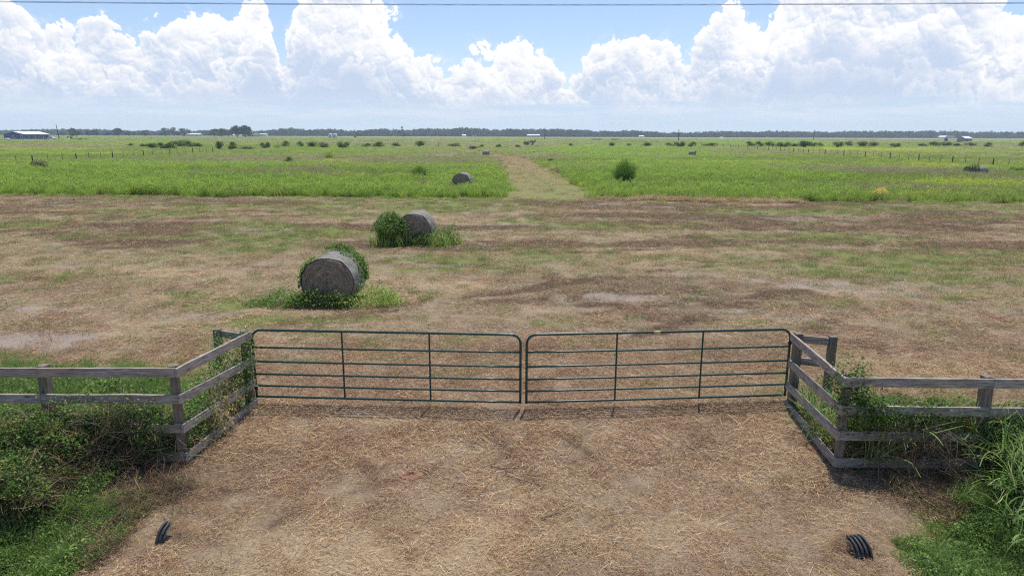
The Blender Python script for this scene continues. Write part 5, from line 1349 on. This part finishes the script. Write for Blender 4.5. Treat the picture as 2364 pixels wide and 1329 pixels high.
link('hay_roll', bm_core.copy(), None, T); T.children[0].data.materials[0] = m_brick
p = at(2214, 329); T = thing('parked_car', 'light grey car parked between the two right hand sheds', 'car', p, R(8))
MB().poly_prism([(-2.2, .35), (2.2, .35), (2.25, .8), (1.2, .95), (-2.2, .98)], -.85, .85).build('body', m_grey, T)
MB().poly_prism([(-1.6, .95), (1.1, .93), (.5, 1.45), (-1.1, 1.45)], -.75, .75).build('cabin', m_glass, T); wheels(T, (-1.4, 1.4), .78, .33, .2)
p = at(1280, 339); T = thing('white_sheet', 'small pale heap of sheeting in the grass right of the track', 'sheet', p, 0)
nn = 18; ring = [[(1.5*k*math.cos(a)*(1+.2*math.sin(2*a+1)), .8*k*math.sin(a), .55*(1-k)**.7*(1+.2*math.sin(5*a))+.02) for a in (2*math.pi*i/nn for i in range(nn))] for k in (0, .2, .4, .6, .8, 1)]
MB().add([q for r_ in ring for q in r_], [(j*nn+i, j*nn+(i+1) % nn, (j+1)*nn+(i+1) % nn, (j+1)*nn+i) for j in range(5) for i in range(nn)]).build('sheeting', m_tan, T, True)
# cattle chute beyond the track: two receding rails of panels
a = at(1216, 337); c_ = at(1236, 324); d = c_-a; L_ = min(d.length, 150); d = d.normalized()*L_
T = thing('stock_chute', 'dark green stock chute of rails receding beyond the track', 'chute', a, 0)
m_chute = m_plain('chute_green', (.06, .09, .085), .6)
for off in (0, 2.2):
    for i in range(13):
        o = MB().box((0, 0, .9), (.14, .14, 1.8)).build('post', m_chute, T); o.location = (d.x*i/12+off, d.y*i/12, 0)
    for z in (.4, .8, 1.2, 1.65): MB().tube([(off, 0, z), (d.x+off, d.y, z)], .05, 6).build('rail', m_chute, T)
MB().box((2.6, -.2, 1.0), (.25, .25, 2.0)).build('corner_post', m_wpost, T)
# pens of the distant corrals
for px0, px1, py, lab in ((1414, 1427, 324, 'small dark stock pen far out right of the middle pole'), (1368, 1387, 324, 'low dark stock pen right next to the middle pole')):
    a = at(px0, py); b__ = at(px1, py); T = thing('stock_pen', lab, 'pen', a); n = 6; w_ = b__.x-a.x
    for i in range(n+1):
        o = MB().box((0, 0, .7), (.2, .2, 1.4)).build('post', m_wpost, T); o.location = (w_*i/n, 0, 0)
        o = MB().box((0, 0, .7), (.2, .2, 1.4)).build('post', m_wpost, T); o.location = (w_*i/n, 9, 0)
    for y in (0, 9):
        for z in (.4, .85, 1.3): MB().box((w_/2, y, z), (w_, .08, .12)).build('rail', m_wpost, T)

# ------------------------------------------------------------------ haze
m_haze = bpy.data.materials.new('haze'); m_haze.use_nodes = True
t = NT(m_haze.node_tree); t.n.clear(); o = t.new('ShaderNodeOutputMaterial'); v = t.new('ShaderNodeVolumePrincipled')
v.inputs['Color'].default_value = (.80, .90, 1.0, 1); v.inputs['Density'].default_value = 0.00021; v.inputs['Anisotropy'].default_value = 0.2
t.l.new(v.outputs[0], o.inputs['Volume'])
hz = MB().box((0, 910, 16.5), (3800, 1980, 37)).build('haze', m_haze, kind='stuff', label='thin bluish haze over the plain')
